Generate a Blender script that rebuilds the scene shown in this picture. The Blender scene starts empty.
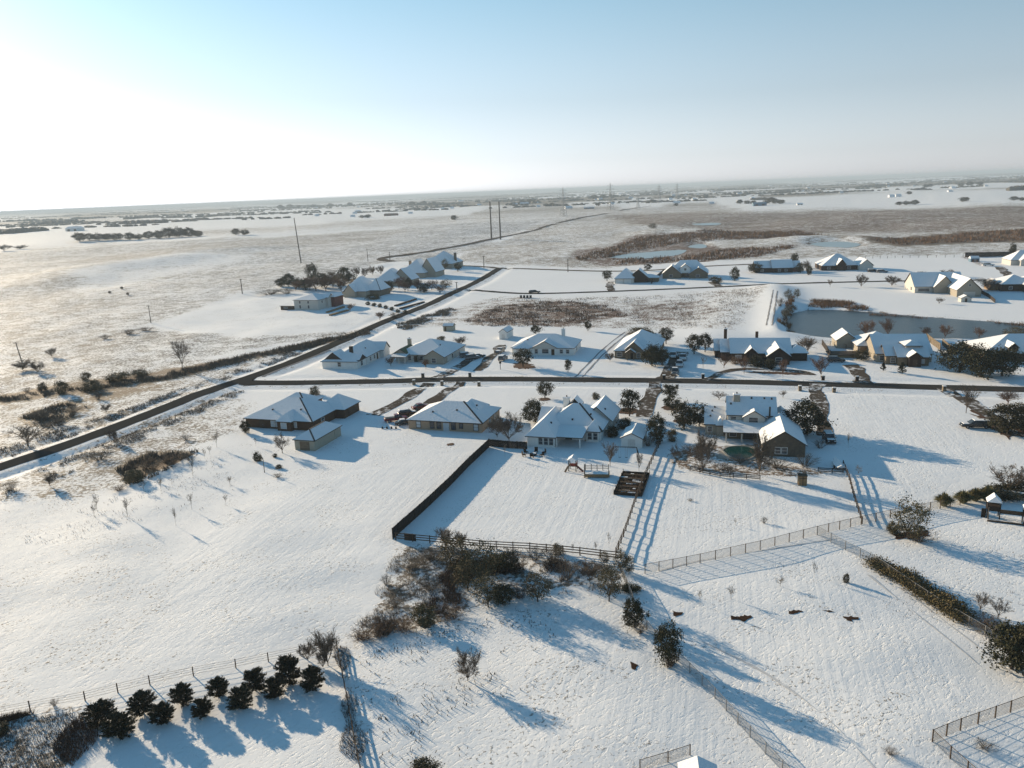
import bpy, bmesh, math, random
import numpy as np
from mathutils import Vector, Matrix, noise as mnoise

# ------------------------------------------------------------------ camera, sky, sun, exposure
SC = bpy.context.scene
COL = SC.collection
R = math.radians
FPX, H, IW, IH = 790.0, 56.0, 1024, 768
ROLL, PITCH = math.atan(42 / 1024), R(13.7176)
FW = Vector((0, math.cos(PITCH), -math.sin(PITCH)))
_r0 = Vector((1, 0, 0)); _u0 = _r0.cross(FW)
RT = _r0 * math.cos(ROLL) - _u0 * math.sin(ROLL)
UP = _r0 * math.sin(ROLL) + _u0 * math.cos(ROLL)
cam_data = bpy.data.cameras.new('camera')
cam_data.sensor_width = 36.0
cam_data.lens = 36.0 * FPX / IW
cam_data.clip_start = 0.5
cam_data.clip_end = 120000
cam = bpy.data.objects.new('camera', cam_data); COL.objects.link(cam)
cam.matrix_world = Matrix(((RT.x, UP.x, -FW.x, 0), (RT.y, UP.y, -FW.y, 0), (RT.z, UP.z, -FW.z, H), (0, 0, 0, 1)))
SC.camera = cam

SUN_EL, SUN_AZ = 14.0, -45.0          # azimuth measured from the view direction (+Y), negative = left
SUN_E, SKY_E, EXPO = 5.0, 0.084, 0.66
SAT_LO, SAT_HI, VAL_LO, VAL_HI = 0.25, 0.92, 1.0, 0.98
WB_LO, WB_HI = (0.93, 0.98, 1.12), (0.60, 1.07, 1.15)
world = bpy.data.worlds.new('World'); SC.world = world
world.use_nodes = True
wn = world.node_tree.nodes; wl = world.node_tree.links
wn.clear()
sky = wn.new('ShaderNodeTexSky'); sky.sky_type = 'NISHITA'; sky.sun_disc = False
sky.sun_elevation = R(SUN_EL); sky.sun_rotation = R(SUN_AZ)
sky.altitude = 200; sky.air_density = 1.0; sky.dust_density = 0.35; sky.ozone_density = 1.5
bg = wn.new('ShaderNodeBackground'); bg.inputs['Strength'].default_value = SKY_E
wo = wn.new('ShaderNodeOutputWorld')
# the winter sky: milky towards the horizon, clear blue overhead (by true elevation of the sky direction)
tcw = wn.new('ShaderNodeTexCoord'); sep = wn.new('ShaderNodeSeparateXYZ'); wl.new(tcw.outputs['Generated'], sep.inputs[0])
def by_el(lo, hi, z1):
    m = wn.new('ShaderNodeMapRange'); m.interpolation_type = 'SMOOTHSTEP'
    m.inputs['From Min'].default_value = -0.02; m.inputs['From Max'].default_value = z1
    m.inputs['To Min'].default_value = lo; m.inputs['To Max'].default_value = hi
    wl.new(sep.outputs['Z'], m.inputs['Value']); return m.outputs[0]
hs = wn.new('ShaderNodeHueSaturation'); wl.new(by_el(SAT_LO, SAT_HI, 0.46), hs.inputs['Saturation']); wl.new(by_el(VAL_LO, VAL_HI, 0.22), hs.inputs['Value'])
wb = wn.new('ShaderNodeMix'); wb.data_type = 'RGBA'; wb.blend_type = 'MULTIPLY'; wb.inputs[0].default_value = 1.0
tn = wn.new('ShaderNodeMix'); tn.data_type = 'RGBA'; tn.inputs[6].default_value = (*WB_LO, 1); tn.inputs[7].default_value = (*WB_HI, 1)
wl.new(by_el(0, 1, 0.46), tn.inputs[0]); wl.new(tn.outputs[2], wb.inputs[7])
wl.new(sky.outputs[0], hs.inputs['Color']); wl.new(hs.outputs[0], wb.inputs[6]); wl.new(wb.outputs[2], bg.inputs['Color'])
wl.new(bg.outputs[0], wo.inputs['Surface'])
sun_l = bpy.data.lights.new('sun', 'SUN'); sun_l.energy = SUN_E; sun_l.angle = R(0.5); sun_l.color = (1.0, 0.80, 0.55)
sun = bpy.data.objects.new('sun', sun_l); COL.objects.link(sun)
_s = Vector((math.sin(R(SUN_AZ)) * math.cos(R(SUN_EL)), math.cos(R(SUN_AZ)) * math.cos(R(SUN_EL)), math.sin(R(SUN_EL))))
sun.rotation_euler = _s.to_track_quat('Z', 'Y').to_euler()
SC.view_settings.view_transform = 'Standard'; SC.view_settings.look = 'None'
SC.view_settings.exposure = EXPO; SC.view_settings.gamma = 1.0
SC.cycles.max_bounces = 5; SC.cycles.diffuse_bounces = 2; SC.cycles.glossy_bounces = 2
SC.cycles.transmission_bounces = 2; SC.cycles.volume_bounces = 0; SC.cycles.transparent_max_bounces = 8
SC.cycles.caustics_reflective = False; SC.cycles.caustics_refractive = False

rnd = random.Random(7)

# ------------------------------------------------------------------ picture <-> ground
def G(x, y, z=0.0):
    d = FW * FPX + RT * (x - 512) + UP * (384 - y)
    t = (z - H) / d.z
    return Vector((d.x * t, d.y * t, z))

def dist(x, y):
    p = G(x, y); return math.sqrt(p.x ** 2 + p.y ** 2 + H * H)

def hgt(b, t):
    p = G(*b)
    d = FW * FPX + RT * (t[0] - 512) + UP * (384 - t[1])
    s = math.hypot(p.x, p.y) / math.hypot(d.x, d.y)
    return H + d.z * s

def mpp(x, y):                       # metres per pixel there
    return dist(x, y) / FPX

def PL(pts):
    return np.array([[G(*p).x, G(*p).y] for p in pts])

def d_polyline(P, L):
    best = np.full(len(P), 1e9)
    for a, b in zip(L[:-1], L[1:]):
        ab = b - a; l2 = max(ab @ ab, 1e-9)
        t = np.clip(((P - a) @ ab) / l2, 0, 1)
        q = P - a - t[:, None] * ab
        best = np.minimum(best, np.hypot(q[:, 0], q[:, 1]))
    return best

def sd_line(P, L):                   # distance and side (positive = right of travel)
    best = np.full(len(P), 1e9); side = np.zeros(len(P))
    for a, b in zip(L[:-1], L[1:]):
        ab = b - a; l2 = max(ab @ ab, 1e-9)
        t = np.clip(((P - a) @ ab) / l2, 0, 1)
        q = P - a - t[:, None] * ab
        dd = np.hypot(q[:, 0], q[:, 1]); m = dd < best
        best[m] = dd[m]; side[m] = np.sign(-(ab[0] * q[m, 1] - ab[1] * q[m, 0]))
    return best * side

def inside(P, poly):
    r = np.zeros(len(P), bool)
    n = len(poly)
    for i in range(n):
        a, b = poly[i], poly[(i + 1) % n]
        c = ((a[1] > P[:, 1]) != (b[1] > P[:, 1]))
        with np.errstate(divide='ignore', invalid='ignore'):
            xx = (b[0] - a[0]) * (P[:, 1] - a[1]) / (b[1] - a[1] + 1e-12) + a[0]
        r ^= c & (P[:, 0] < xx)
    return r

def sdf(P, poly):                    # positive inside
    d = d_polyline(P, np.vstack([poly, poly[:1]]))
    return np.where(inside(P, poly), d, -d)

def sstep(a, b, x):
    t = np.clip((x - a) / (b - a), 0, 1); return t * t * (3 - 2 * t)

# ------------------------------------------------------------------ roads, ponds, relief
ROAD1 = PL([(-90, 497), (0, 467), (60, 447.5), (125, 424), (200, 393.5), (245, 379), (287, 364.5), (329, 346.5), (352, 336.5), (385, 321), (427, 305.5), (451, 293.5), (479, 281), (500, 268)])
ROAD2 = PL([(243, 382.5), (275, 383), (320, 382.5), (400, 381), (440, 379.3), (500, 379), (600, 379.8), (690, 381), (760, 382.5), (824, 384.5), (940, 387.5), (1060, 390.5)])
ROAD3 = PL([(462, 289), (500, 292.5), (533, 294), (612, 291.5), (720, 287), (785, 283.5), (896, 281), (975, 280), (1060, 280)])
ROAD4 = PL([(395, 266), (440, 265.2), (470, 265.8), (500, 268), (550, 269.6), (602, 271.5), (655, 270.5), (711, 265.5), (800, 263)])
TRACK = PL([(392, 262), (376, 258.5), (410, 255), (430, 250), (480, 241.5), (530, 231), (560, 222), (600, 214.5), (650, 206)])
POND = PL([(794, 334), (789, 322), (795, 312), (812, 308.5), (835, 309), (871, 311), (921, 315.5), (985, 320), (1020, 322.5), (1060, 325), (1060, 337), (996, 337), (924, 336.5), (852, 337.5)])
MARSH1 = PL([(611, 257), (622, 254), (638, 252.3), (660, 250.5), (680, 249), (687, 249.5), (680, 254), (660, 257), (636, 258)])
MARSH2 = PL([(687, 246.5), (694, 244), (703, 243.2), (708, 246.5), (700, 248)])
MARSH3 = PL([(810, 243.3), (824, 241.3), (839, 240.3), (861, 242.8), (858, 245.5), (848, 247.3), (820, 246.2)])
MARSH4 = PL([(691, 223.5), (703, 222.3), (721, 222.6), (720, 224.6), (697, 225)])
RIDGES = [(PL([(775, 289), (780, 305), (787, 334)]), 2.6, 10.0), (PL([(716, 336), (728, 318), (748, 293)]), 1.2, 14.0),
          (PL([(652, 234), (675, 232.5), (700, 233)]), 5.0, 26.0), (PL([(800, 240), (830, 238), (862, 239.5)]), 4.0, 22.0),
          (PL([(66, 276), (115, 268), (185, 259)]), 6.0, 45.0), (PL([(0, 291), (30, 288), (65, 281)]), 3.5, 35.0),
          (PL([(180, 255), (250, 249)]), 4.0, 40.0)]
BASINS = [(POND, -1.0, 7.0), (MARSH1, -1.0, 9), (MARSH2, -1.0, 9), (MARSH3, -1.0, 12), (MARSH4, -1.0, 12)]
CALM = PL([(245, 378), (440, 300), (500, 268), (700, 262), (860, 258), (1100, 258), (1100, 470), (860, 520), (640, 570), (400, 540), (240, 460)])

def fbm(P, sc, seed, octv=3):
    # cheap value noise built from rotated sines; smooth, non repeating enough at these scales
    r = np.random.RandomState(seed); out = np.zeros(len(P)); amp = 1.0
    for o in range(octv):
        for k in range(4):
            a = r.rand() * 6.283; f = sc * (2 ** o) * (0.7 + 0.6 * r.rand()); ph = r.rand() * 6.283
            w = 0.6 * np.sin(f * 0.43 * (P[:, 0] * math.cos(a + 1.3) + P[:, 1] * math.sin(a + 1.3)) + ph * 2)
            out += amp * 0.3 * np.sin(f * (P[:, 0] * math.cos(a) + P[:, 1] * math.sin(a)) + ph + w * 2)
        amp *= 0.5
    return out

def relief(P):
    P = np.asarray(P, float)
    n = len(P); z = np.zeros(n)
    rr = np.hypot(P[:, 0], P[:, 1])
    calm = sstep(-6, 14, sdf(P, CALM))
    droad = d_polyline(P, ROAD1)
    for L in (ROAD2, ROAD3, ROAD4): droad = np.minimum(droad, d_polyline(P, L))
    free = (1 - 0.93 * calm) * sstep(4, 16, droad)
    z += free * (0.23 * fbm(P, 0.20, 3, 2) + 0.42 * fbm(P, 0.055, 5, 2) * sstep(40, 160, rr))
    z += free * sstep(330, 800, rr) * 1.6 * fbm(P, 0.018, 8, 2)
    # roadside ditches
    for L, off, dep, wid in ((ROAD1, 6.8, -0.75, 1.9), (ROAD2, 7.0, -0.6, 1.7)):
        s = sd_line(P, L)
        for sg, k in ((1, 1.0), (-1, 0.55)):
            z += k * dep * np.exp(-((s - sg * off) / wid) ** 2) * sstep(6, 14, d_polyline(P, ROAD2 if L is ROAD1 else ROAD1))
    for L, h, w in RIDGES:
        z += h * np.exp(-(d_polyline(P, L) / w) ** 2)
    for poly, dep, w in BASINS:
        s = sdf(P, poly); z = z * (1 - sstep(-w, -1, s)) + dep * sstep(-w * 0.6, w * 0.25, s)
    return z

def zat(x, y):
    return float(relief(np.array([[x, y]]))[0])

def GP(x, y):
    p = G(x, y); p.z = zat(p.x, p.y); return p

# ------------------------------------------------------------------ materials
def new_mat(name):
    m = bpy.data.materials.new(name); m.use_nodes = True
    nt = m.node_tree; b = nt.nodes['Principled BSDF']
    return m, nt, b

def nd(nt, typ, **kw):
    n = nt.nodes.new(typ)
    for k, v in kw.items():
        if k.startswith('i_'): n.inputs[k[2:].replace('_', ' ')].default_value = v
        else: setattr(n, k, v)
    return n

def math_n(nt, op, a, b=None, c=None, clamp=False):
    n = nt.nodes.new('ShaderNodeMath'); n.operation = op; n.use_clamp = clamp
    for i, v in enumerate((a, b, c)):
        if v is None: continue
        if isinstance(v, (int, float)): n.inputs[i].default_value = v
        else: nt.links.new(v, n.inputs[i])
    return n.outputs[0]

def mixc(nt, f, a, b):
    n = nt.nodes.new('ShaderNodeMix'); n.data_type = 'RGBA'
    for s, v in ((n.inputs[0], f), (n.inputs[6], a), (n.inputs[7], b)):
        if isinstance(v, (int, float)): s.default_value = v
        elif isinstance(v, tuple): s.default_value = (*v, 1) if len(v) == 3 else v
        else: nt.links.new(v, s)
    return n.outputs[2]

def noise_n(nt, vec, scale, detail=3, rough=0.55, dist_=0.0):
    n = nt.nodes.new('ShaderNodeTexNoise'); n.inputs['Scale'].default_value = scale
    n.inputs['Detail'].default_value = detail; n.inputs['Roughness'].default_value = rough
    n.inputs['Distortion'].default_value = dist_
    nt.links.new(vec, n.inputs['Vector']); return n.outputs[0]

def plain(name, c1, c2=None, scale=3.0, rough=0.8, bump=0.0, metal=0.0, spec=0.3, space='Object', perobj=0.0):
    m, nt, b = new_mat(name)
    tc = nt.nodes.new('ShaderNodeTexCoord')
    c2 = c2 or tuple(x * 0.7 for x in c1)
    f = noise_n(nt, tc.outputs[space], scale, 5, 0.6)
    f2 = math_n(nt, 'MULTIPLY_ADD', f, 2.2, -0.6, clamp=True)
    col = mixc(nt, f2, c1, c2)
    if perobj:
        oi = nt.nodes.new('ShaderNodeObjectInfo')
        hsv = nt.nodes.new('ShaderNodeHueSaturation')
        nt.links.new(math_n(nt, 'MULTIPLY_ADD', oi.outputs['Random'], perobj, 1 - perobj / 2), hsv.inputs['Value'])
        nt.links.new(col, hsv.inputs['Color']); col = hsv.outputs[0]
    nt.links.new(col, b.inputs['Base Color'])
    b.inputs['Roughness'].default_value = rough; b.inputs['Metallic'].default_value = metal
    b.inputs['Specular IOR Level'].default_value = spec
    if bump:
        bn = nt.nodes.new('ShaderNodeBump'); bn.inputs['Strength'].default_value = bump; bn.inputs['Distance'].default_value = 0.05
        nt.links.new(f, bn.inputs['Height']); nt.links.new(bn.outputs[0], b.inputs['Normal'])
    return m

SNOWC = (0.80, 0.815, 0.84)
def make_ground_mat():
    m, nt, b = new_mat('snowy_ground')
    geo = nt.nodes.new('ShaderNodeNewGeometry'); P = geo.outputs['Position']
    def att(n):
        a = nt.nodes.new('ShaderNodeAttribute'); a.attribute_name = n; return a.outputs['Fac']
    gr, gc, mow, lump = att('grass'), att('tone'), att('mow'), att('lump')
    n1 = noise_n(nt, P, 1.1, 5, 0.72)
    n2 = noise_n(nt, P, 0.16, 4, 0.6, 0.6)
    n3 = noise_n(nt, P, 0.018, 4, 0.6, 0.8)
    v = math_n(nt, 'MULTIPLY_ADD', n1, 3.4, -1.7)
    v = math_n(nt, 'ADD', v, math_n(nt, 'MULTIPLY_ADD', n2, 1.6, -0.8))
    v = math_n(nt, 'ADD', v, math_n(nt, 'MULTIPLY_ADD', n3, 0.8, -0.4))
    v = math_n(nt, 'ADD', v, math_n(nt, 'MULTIPLY_ADD', gr, 2.0, -1.05))
    cover = nt.nodes.new('ShaderNodeMapRange'); cover.interpolation_type = 'SMOOTHSTEP'
    cover.inputs['From Min'].default_value = -0.22; cover.inputs['From Max'].default_value = 0.28
    nt.links.new(v, cover.inputs['Value'])
    gate = nt.nodes.new('ShaderNodeMapRange'); gate.inputs['From Min'].default_value = 0.0; gate.inputs['From Max'].default_value = 0.05
    nt.links.new(gr, gate.inputs['Value'])
    tuft = nt.nodes.new('ShaderNodeMapRange'); tuft.interpolation_type = 'SMOOTHSTEP'; tuft.inputs['From Min'].default_value = 0.575; tuft.inputs['From Max'].default_value = 0.65
    nt.links.new(noise_n(nt, P, 2.3, 3, 0.6), tuft.inputs['Value'])
    bed = nt.nodes.new('ShaderNodeMapRange'); bed.interpolation_type = 'SMOOTHSTEP'; bed.inputs['From Min'].default_value = 0.44; bed.inputs['From Max'].default_value = 0.62
    nt.links.new(noise_n(nt, P, 0.10, 4, 0.62, 0.7), bed.inputs['Value'])
    tufts = math_n(nt, 'MULTIPLY', math_n(nt, 'MULTIPLY', tuft.outputs[0], bed.outputs[0]), math_n(nt, 'MULTIPLY', gr, 6.0, clamp=True))
    cov = math_n(nt, 'MAXIMUM', math_n(nt, 'MULTIPLY', cover.outputs[0], gate.outputs[0]), tufts)
    tn = math_n(nt, 'MULTIPLY_ADD', n2, 0.9, -0.45)
    tone = math_n(nt, 'ADD', gc, tn, clamp=True)
    frost = mixc(nt, n1, (0.155, 0.165, 0.18), (0.078, 0.082, 0.09))
    tan = mixc(nt, n1, (0.26, 0.205, 0.145), (0.135, 0.104, 0.074))
    straw = mixc(nt, math_n(nt, 'MULTIPLY', tone, 2.0, clamp=True), frost, tan)
    rust = mixc(nt, n1, (0.165, 0.082, 0.042), (0.06, 0.031, 0.018))
    gcol = mixc(nt, math_n(nt, 'MULTIPLY_ADD', tone, 2.0, -1.0, clamp=True), straw, rust)
    snow = mixc(nt, n3, (0.77, 0.785, 0.81), (0.84, 0.85, 0.87))
    nt.links.new(mixc(nt, cov, snow, gcol), b.inputs['Base Color'])
    b.inputs['Roughness'].default_value = 0.75; b.inputs['Specular IOR Level'].default_value = 0.25
    # relief: trampled lumps, mowing furrows, stubble
    mq = nt.nodes.new('ShaderNodeMapping'); mq.vector_type = 'TEXTURE'; mq.inputs['Rotation'].default_value = (0, 0, R(40)); mq.inputs['Scale'].default_value = (1.15, 0.5, 1)
    nt.links.new(P, mq.inputs['Vector'])
    l1 = noise_n(nt, mq.outputs[0], 1.05, 5, 0.68, 0.25)
    l2 = noise_n(nt, P, 0.33, 3, 0.5)
    l4 = noise_n(nt, P, 2.6, 3, 0.6)
    mp = nt.nodes.new('ShaderNodeMapping'); mp.vector_type = 'TEXTURE'; mp.inputs['Rotation'].default_value = (0, 0, R(-15)); mp.inputs['Scale'].default_value = (1.0, 25.0, 1)
    nt.links.new(P, mp.inputs['Vector'])
    st = noise_n(nt, mp.outputs[0], 1.0, 3, 0.55, 0.15)
    calm_ = nt.nodes.new('ShaderNodeMapRange'); calm_.interpolation_type = 'SMOOTHSTEP'; calm_.inputs['From Min'].default_value = 0.40; calm_.inputs['From Max'].default_value = 0.62; calm_.inputs['To Min'].default_value = 0.25
    nt.links.new(noise_n(nt, P, 0.085, 4, 0.6, 0.8), calm_.inputs['Value'])
    pits = math_n(nt, 'MULTIPLY', math_n(nt, 'MAXIMUM', math_n(nt, 'SUBTRACT', l1, 0.52), 0.0), calm_.outputs[0])
    h = math_n(nt, 'MULTIPLY', pits, math_n(nt, 'MULTIPLY_ADD', lump, -1.7, -0.25))
    h = math_n(nt, 'ADD', h, math_n(nt, 'MULTIPLY', l2, math_n(nt, 'MULTIPLY_ADD', lump, 0.16, 0.10)))
    h = math_n(nt, 'ADD', h, math_n(nt, 'MULTIPLY', l4, math_n(nt, 'MULTIPLY_ADD', lump, 0.05, 0.02)))
    h = math_n(nt, 'ADD', h, math_n(nt, 'MULTIPLY', st, math_n(nt, 'MULTIPLY', mow, 0.13)))
    h = math_n(nt, 'ADD', h, math_n(nt, 'MULTIPLY', cov, 0.10))
    bn = nt.nodes.new('ShaderNodeBump'); bn.inputs['Strength'].default_value = 0.5; bn.inputs['Distance'].default_value = 1.0
    nt.links.new(h, bn.inputs['Height']); nt.links.new(bn.outputs[0], b.inputs['Normal'])
    return m

def make_roof_snow():
    m, nt, b = new_mat('roof_snow')
    geo = nt.nodes.new('ShaderNodeNewGeometry'); P = geo.outputs['Position']
    n1 = noise_n(nt, P, 1.6, 5, 0.65); n2 = noise_n(nt, P, 0.35, 3)
    thin = nt.nodes.new('ShaderNodeMapRange'); thin.inputs['From Min'].default_value = 0.58; thin.inputs['From Max'].default_value = 0.74
    nt.links.new(math_n(nt, 'MULTIPLY_ADD', n1, 0.7, math_n(nt, 'MULTIPLY', n2, 0.3)), thin.inputs['Value'])
    c = mixc(nt, n2, (0.70, 0.72, 0.75), (0.82, 0.83, 0.85))
    nt.links.new(mixc(nt, math_n(nt, 'MULTIPLY', thin.outputs[0], 0.6), c, (0.35, 0.33, 0.32)), b.inputs['Base Color'])
    b.inputs['Roughness'].default_value = 0.75
    bn = nt.nodes.new('ShaderNodeBump'); bn.inputs['Strength'].default_value = 0.5; bn.inputs['Distance'].default_value = 0.12
    nt.links.new(n1, bn.inputs['Height']); nt.links.new(bn.outputs[0], b.inputs['Normal'])
    return m

def make_wet(name, base, dark, snowamt):
    m, nt, b = new_mat(name)
    geo = nt.nodes.new('ShaderNodeNewGeometry'); P = geo.outputs['Position']
    n1 = noise_n(nt, P, 0.8, 5, 0.65); n2 = noise_n(nt, P, 0.12, 4, 0.6); n3 = noise_n(nt, P, 9, 3)
    c = mixc(nt, n3, base, dark)
    mr = nt.nodes.new('ShaderNodeMapRange'); mr.interpolation_type = 'SMOOTHSTEP'
    mr.inputs['From Min'].default_value = 0.68 - snowamt; mr.inputs['From Max'].default_value = 0.78 - snowamt
    nt.links.new(math_n(nt, 'MULTIPLY_ADD', n1, 0.5, math_n(nt, 'MULTIPLY', n2, 0.5)), mr.inputs['Value'])
    nt.links.new(mixc(nt, mr.outputs[0], c, (0.72, 0.73, 0.75)), b.inputs['Base Color'])
    b.inputs['Roughness'].default_value = 1.0; b.inputs['Specular IOR Level'].default_value = 0.0
    return m

def make_leaf(name, c1, c2, c3, var=0.5):
    m, nt, b = new_mat(name)
    a = nt.nodes.new('ShaderNodeAttribute'); a.attribute_name = 'tint'
    oi = nt.nodes.new('ShaderNodeObjectInfo')
    c = mixc(nt, a.outputs['Fac'], c1, c2)
    c = mixc(nt, math_n(nt, 'MULTIPLY', oi.outputs['Random'], var), c, c3)
    nt.links.new(c, b.inputs['Base Color']); b.inputs['Roughness'].default_value = 0.75
    b.inputs['Specular IOR Level'].default_value = 0.15
    return m

def make_water(name, col, rough, wave):
    m, nt, b = new_mat(name)
    geo = nt.nodes.new('ShaderNodeNewGeometry'); P = geo.outputs['Position']
    mp = nt.nodes.new('ShaderNodeMapping'); mp.inputs['Scale'].default_value = (0.5, 1.6, 1); mp.inputs['Rotation'].default_value = (0, 0, R(20))
    nt.links.new(P, mp.inputs['Vector'])
    n1 = noise_n(nt, mp.outputs[0], 0.9, 4, 0.6); n2 = noise_n(nt, P, 0.05, 3)
    nt.links.new(mixc(nt, n2, col, tuple(x * 0.75 for x in col)), b.inputs['Base Color'])
    b.inputs['Roughness'].default_value = rough
    bn = nt.nodes.new('ShaderNodeBump'); bn.inputs['Strength'].default_value = wave; bn.inputs['Distance'].default_value = 0.15
    nt.links.new(n1, bn.inputs['Height']); nt.links.new(bn.outputs[0], b.inputs['Normal'])
    return m

M = {}
M['ground'] = make_ground_mat()
M['roof'] = make_roof_snow()
M['asphalt'] = make_wet('wet_asphalt', (0.062, 0.060, 0.056), (0.036, 0.035, 0.033), -0.01)
M['drive'] = make_wet('wet_driveway', (0.125, 0.105, 0.088), (0.055, 0.046, 0.038), 0.17)
M['lane'] = make_wet('slushy_lane', (0.15, 0.13, 0.11), (0.09, 0.08, 0.07), 0.10)
M['track'] = make_wet('slush', (0.33, 0.33, 0.34), (0.20, 0.19, 0.19), 0.12)
M['faint'] = make_wet('pressed_snow', (0.60, 0.61, 0.63), (0.5, 0.51, 0.53), 0.2)
M['mulch'] = plain('mulch', (0.11, 0.048, 0.022), (0.04, 0.02, 0.012), 2.5, 0.9, 0.5, space='Object')
M['soil'] = make_wet('soil', (0.075, 0.042, 0.026), (0.035, 0.022, 0.016), 0.10)
M['water'] = make_water('pond_water', (0.020, 0.034, 0.042), 0.28, 1.0)
M['ice'] = make_water('pond_ice', (0.33, 0.42, 0.45), 0.35, 0.1)
M['pool'] = make_water('pool_water', (0.010, 0.062, 0.058), 0.08, 0.15)
M['trunk'] = plain('bark', (0.085, 0.065, 0.05), (0.045, 0.035, 0.028), 6, 0.9)
M['barebark'] = plain('bare_bark', (0.15, 0.115, 0.085), (0.085, 0.066, 0.05), 4, 0.9)
M['greytwig'] = plain('grey_twig', (0.20, 0.17, 0.135), (0.12, 0.10, 0.08), 4, 0.9, perobj=0.4)
M['rusttwig'] = plain('rust_twig', (0.16, 0.085, 0.05), (0.085, 0.05, 0.035), 4, 0.9)
M['oak'] = make_leaf('oak_leaves', (0.026, 0.029, 0.015), (0.055, 0.053, 0.025), (0.045, 0.036, 0.020))
M['olive'] = make_leaf('olive_leaves', (0.068, 0.062, 0.032), (0.125, 0.105, 0.055), (0.11, 0.08, 0.045))
M['pine'] = make_leaf('juniper_leaves', (0.020, 0.024, 0.014), (0.048, 0.048, 0.026), (0.034, 0.030, 0.018))
M['brush'] = make_leaf('dry_brush', (0.085, 0.072, 0.057), (0.16, 0.135, 0.105), (0.10, 0.068, 0.05))
M['rust'] = make_leaf('rust_brush', (0.075, 0.048, 0.033), (0.135, 0.088, 0.06), (0.08, 0.045, 0.03))
M['pampas'] = make_leaf('pampas_blades', (0.10, 0.10, 0.040), (0.19, 0.165, 0.075), (0.15, 0.12, 0.06))
M['reed'] = make_leaf('reeds', (0.20, 0.105, 0.050), (0.10, 0.055, 0.029), (0.17, 0.09, 0.043))
M['brick'] = plain('brown_brick', (0.10, 0.058, 0.034), (0.062, 0.036, 0.023), 5, 0.9)
M['darkbrick'] = plain('dark_brick', (0.055, 0.034, 0.025), (0.033, 0.021, 0.016), 5, 0.9)
M['tan'] = plain('tan_brick', (0.37, 0.275, 0.195), (0.28, 0.205, 0.145), 5, 0.9)
M['stone'] = plain('cream_stone', (0.38, 0.335, 0.27), (0.28, 0.245, 0.195), 3, 0.9)
M['greystone'] = plain('grey_stone', (0.21, 0.165, 0.115), (0.115, 0.09, 0.062), 1.6, 0.9)
M['shadedstone'] = plain('shaded_stone', (0.15, 0.118, 0.085), (0.085, 0.066, 0.05), 1.6, 0.9)  # grey stone darkened, shade on the pool gable wall put into its colour
M['white'] = plain('white_siding', (0.74, 0.73, 0.70), (0.64, 0.63, 0.60), 2, 0.7)
M['cream'] = plain('cream_siding', (0.54, 0.515, 0.465), (0.46, 0.44, 0.40), 2, 0.8)
M['sage'] = plain('sage_metal', (0.33, 0.32, 0.26), (0.27, 0.26, 0.21), 2, 0.6)
M['green'] = plain('green_shingle', (0.09, 0.13, 0.07), (0.06, 0.085, 0.05), 3, 0.85)
M['fascia'] = plain('dark_fascia', (0.055, 0.044, 0.036), (0.035, 0.029, 0.025), 3, 0.8)
M['shingle'] = plain('bare_shingle', (0.075, 0.068, 0.066), (0.045, 0.042, 0.042), 3, 0.9)
M['trim'] = plain('pale_trim', (0.62, 0.60, 0.56), (0.52, 0.50, 0.47), 3, 0.7)
M['redbrown'] = plain('redbrown_panel', (0.16, 0.06, 0.045), (0.11, 0.045, 0.035), 3, 0.8)
m_, nt_, b_ = new_mat('window_glass'); b_.inputs['Roughness'].default_value = 0.08
_tc = nt_.nodes.new('ShaderNodeTexCoord')
nt_.links.new(mixc(nt_, noise_n(nt_, _tc.outputs['Object'], 0.7, 2), (0.02, 0.024, 0.03), (0.07, 0.08, 0.09)), b_.inputs['Base Color']); M['glass'] = m_
M['blind'] = plain('window_blind', (0.45, 0.50, 0.53), (0.36, 0.40, 0.43), 2, 0.4)
M['wood_dark'] = plain('dark_wood', (0.032, 0.022, 0.016), (0.018, 0.013, 0.010), 2.5, 0.85)
M['wood'] = plain('weathered_wood', (0.10, 0.066, 0.042), (0.055, 0.037, 0.026), 3, 0.85)
M['wood_tan'] = plain('tan_wood', (0.27, 0.17, 0.085), (0.19, 0.12, 0.06), 3, 0.8)
M['metal'] = plain('dull_metal', (0.30, 0.30, 0.30), (0.22, 0.22, 0.22), 4, 0.5, metal=0.4)
M['wire'] = plain('fence_wire', (0.20, 0.185, 0.165), (0.14, 0.13, 0.115), 4, 0.6)
M['black'] = plain('black_plastic', (0.018, 0.018, 0.02), (0.012, 0.012, 0.013), 4, 0.5)
M['rubber'] = plain('rubber', (0.02, 0.02, 0.02), (0.014, 0.014, 0.014), 4, 0.85)
M['carblack'] = plain('black_paint', (0.012, 0.012, 0.014), (0.016, 0.015, 0.015), 1, 0.25, spec=0.5)
M['carred'] = plain('red_paint', (0.17, 0.012, 0.014), (0.12, 0.010, 0.012), 1, 0.3, spec=0.5)
M['cargrey'] = plain('grey_paint', (0.14, 0.15, 0.16), (0.10, 0.11, 0.12), 1, 0.3, spec=0.5)
M['carwhite'] = plain('white_paint', (0.66, 0.67, 0.68), (0.58, 0.59, 0.60), 1, 0.3, spec=0.5)
M['lamp'] = plain('headlamp', (0.55, 0.55, 0.55), (0.4, 0.4, 0.4), 5, 0.15, spec=0.6)
M['tail'] = plain('tail_lamp', (0.25, 0.015, 0.015), (0.18, 0.01, 0.01), 5, 0.2)
M['redplay'] = plain('red_play_panel', (0.26, 0.045, 0.03), (0.18, 0.035, 0.025), 3, 0.6)
M['pole'] = plain('grey_pole', (0.13, 0.115, 0.10), (0.09, 0.08, 0.07), 2, 0.9)
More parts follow.
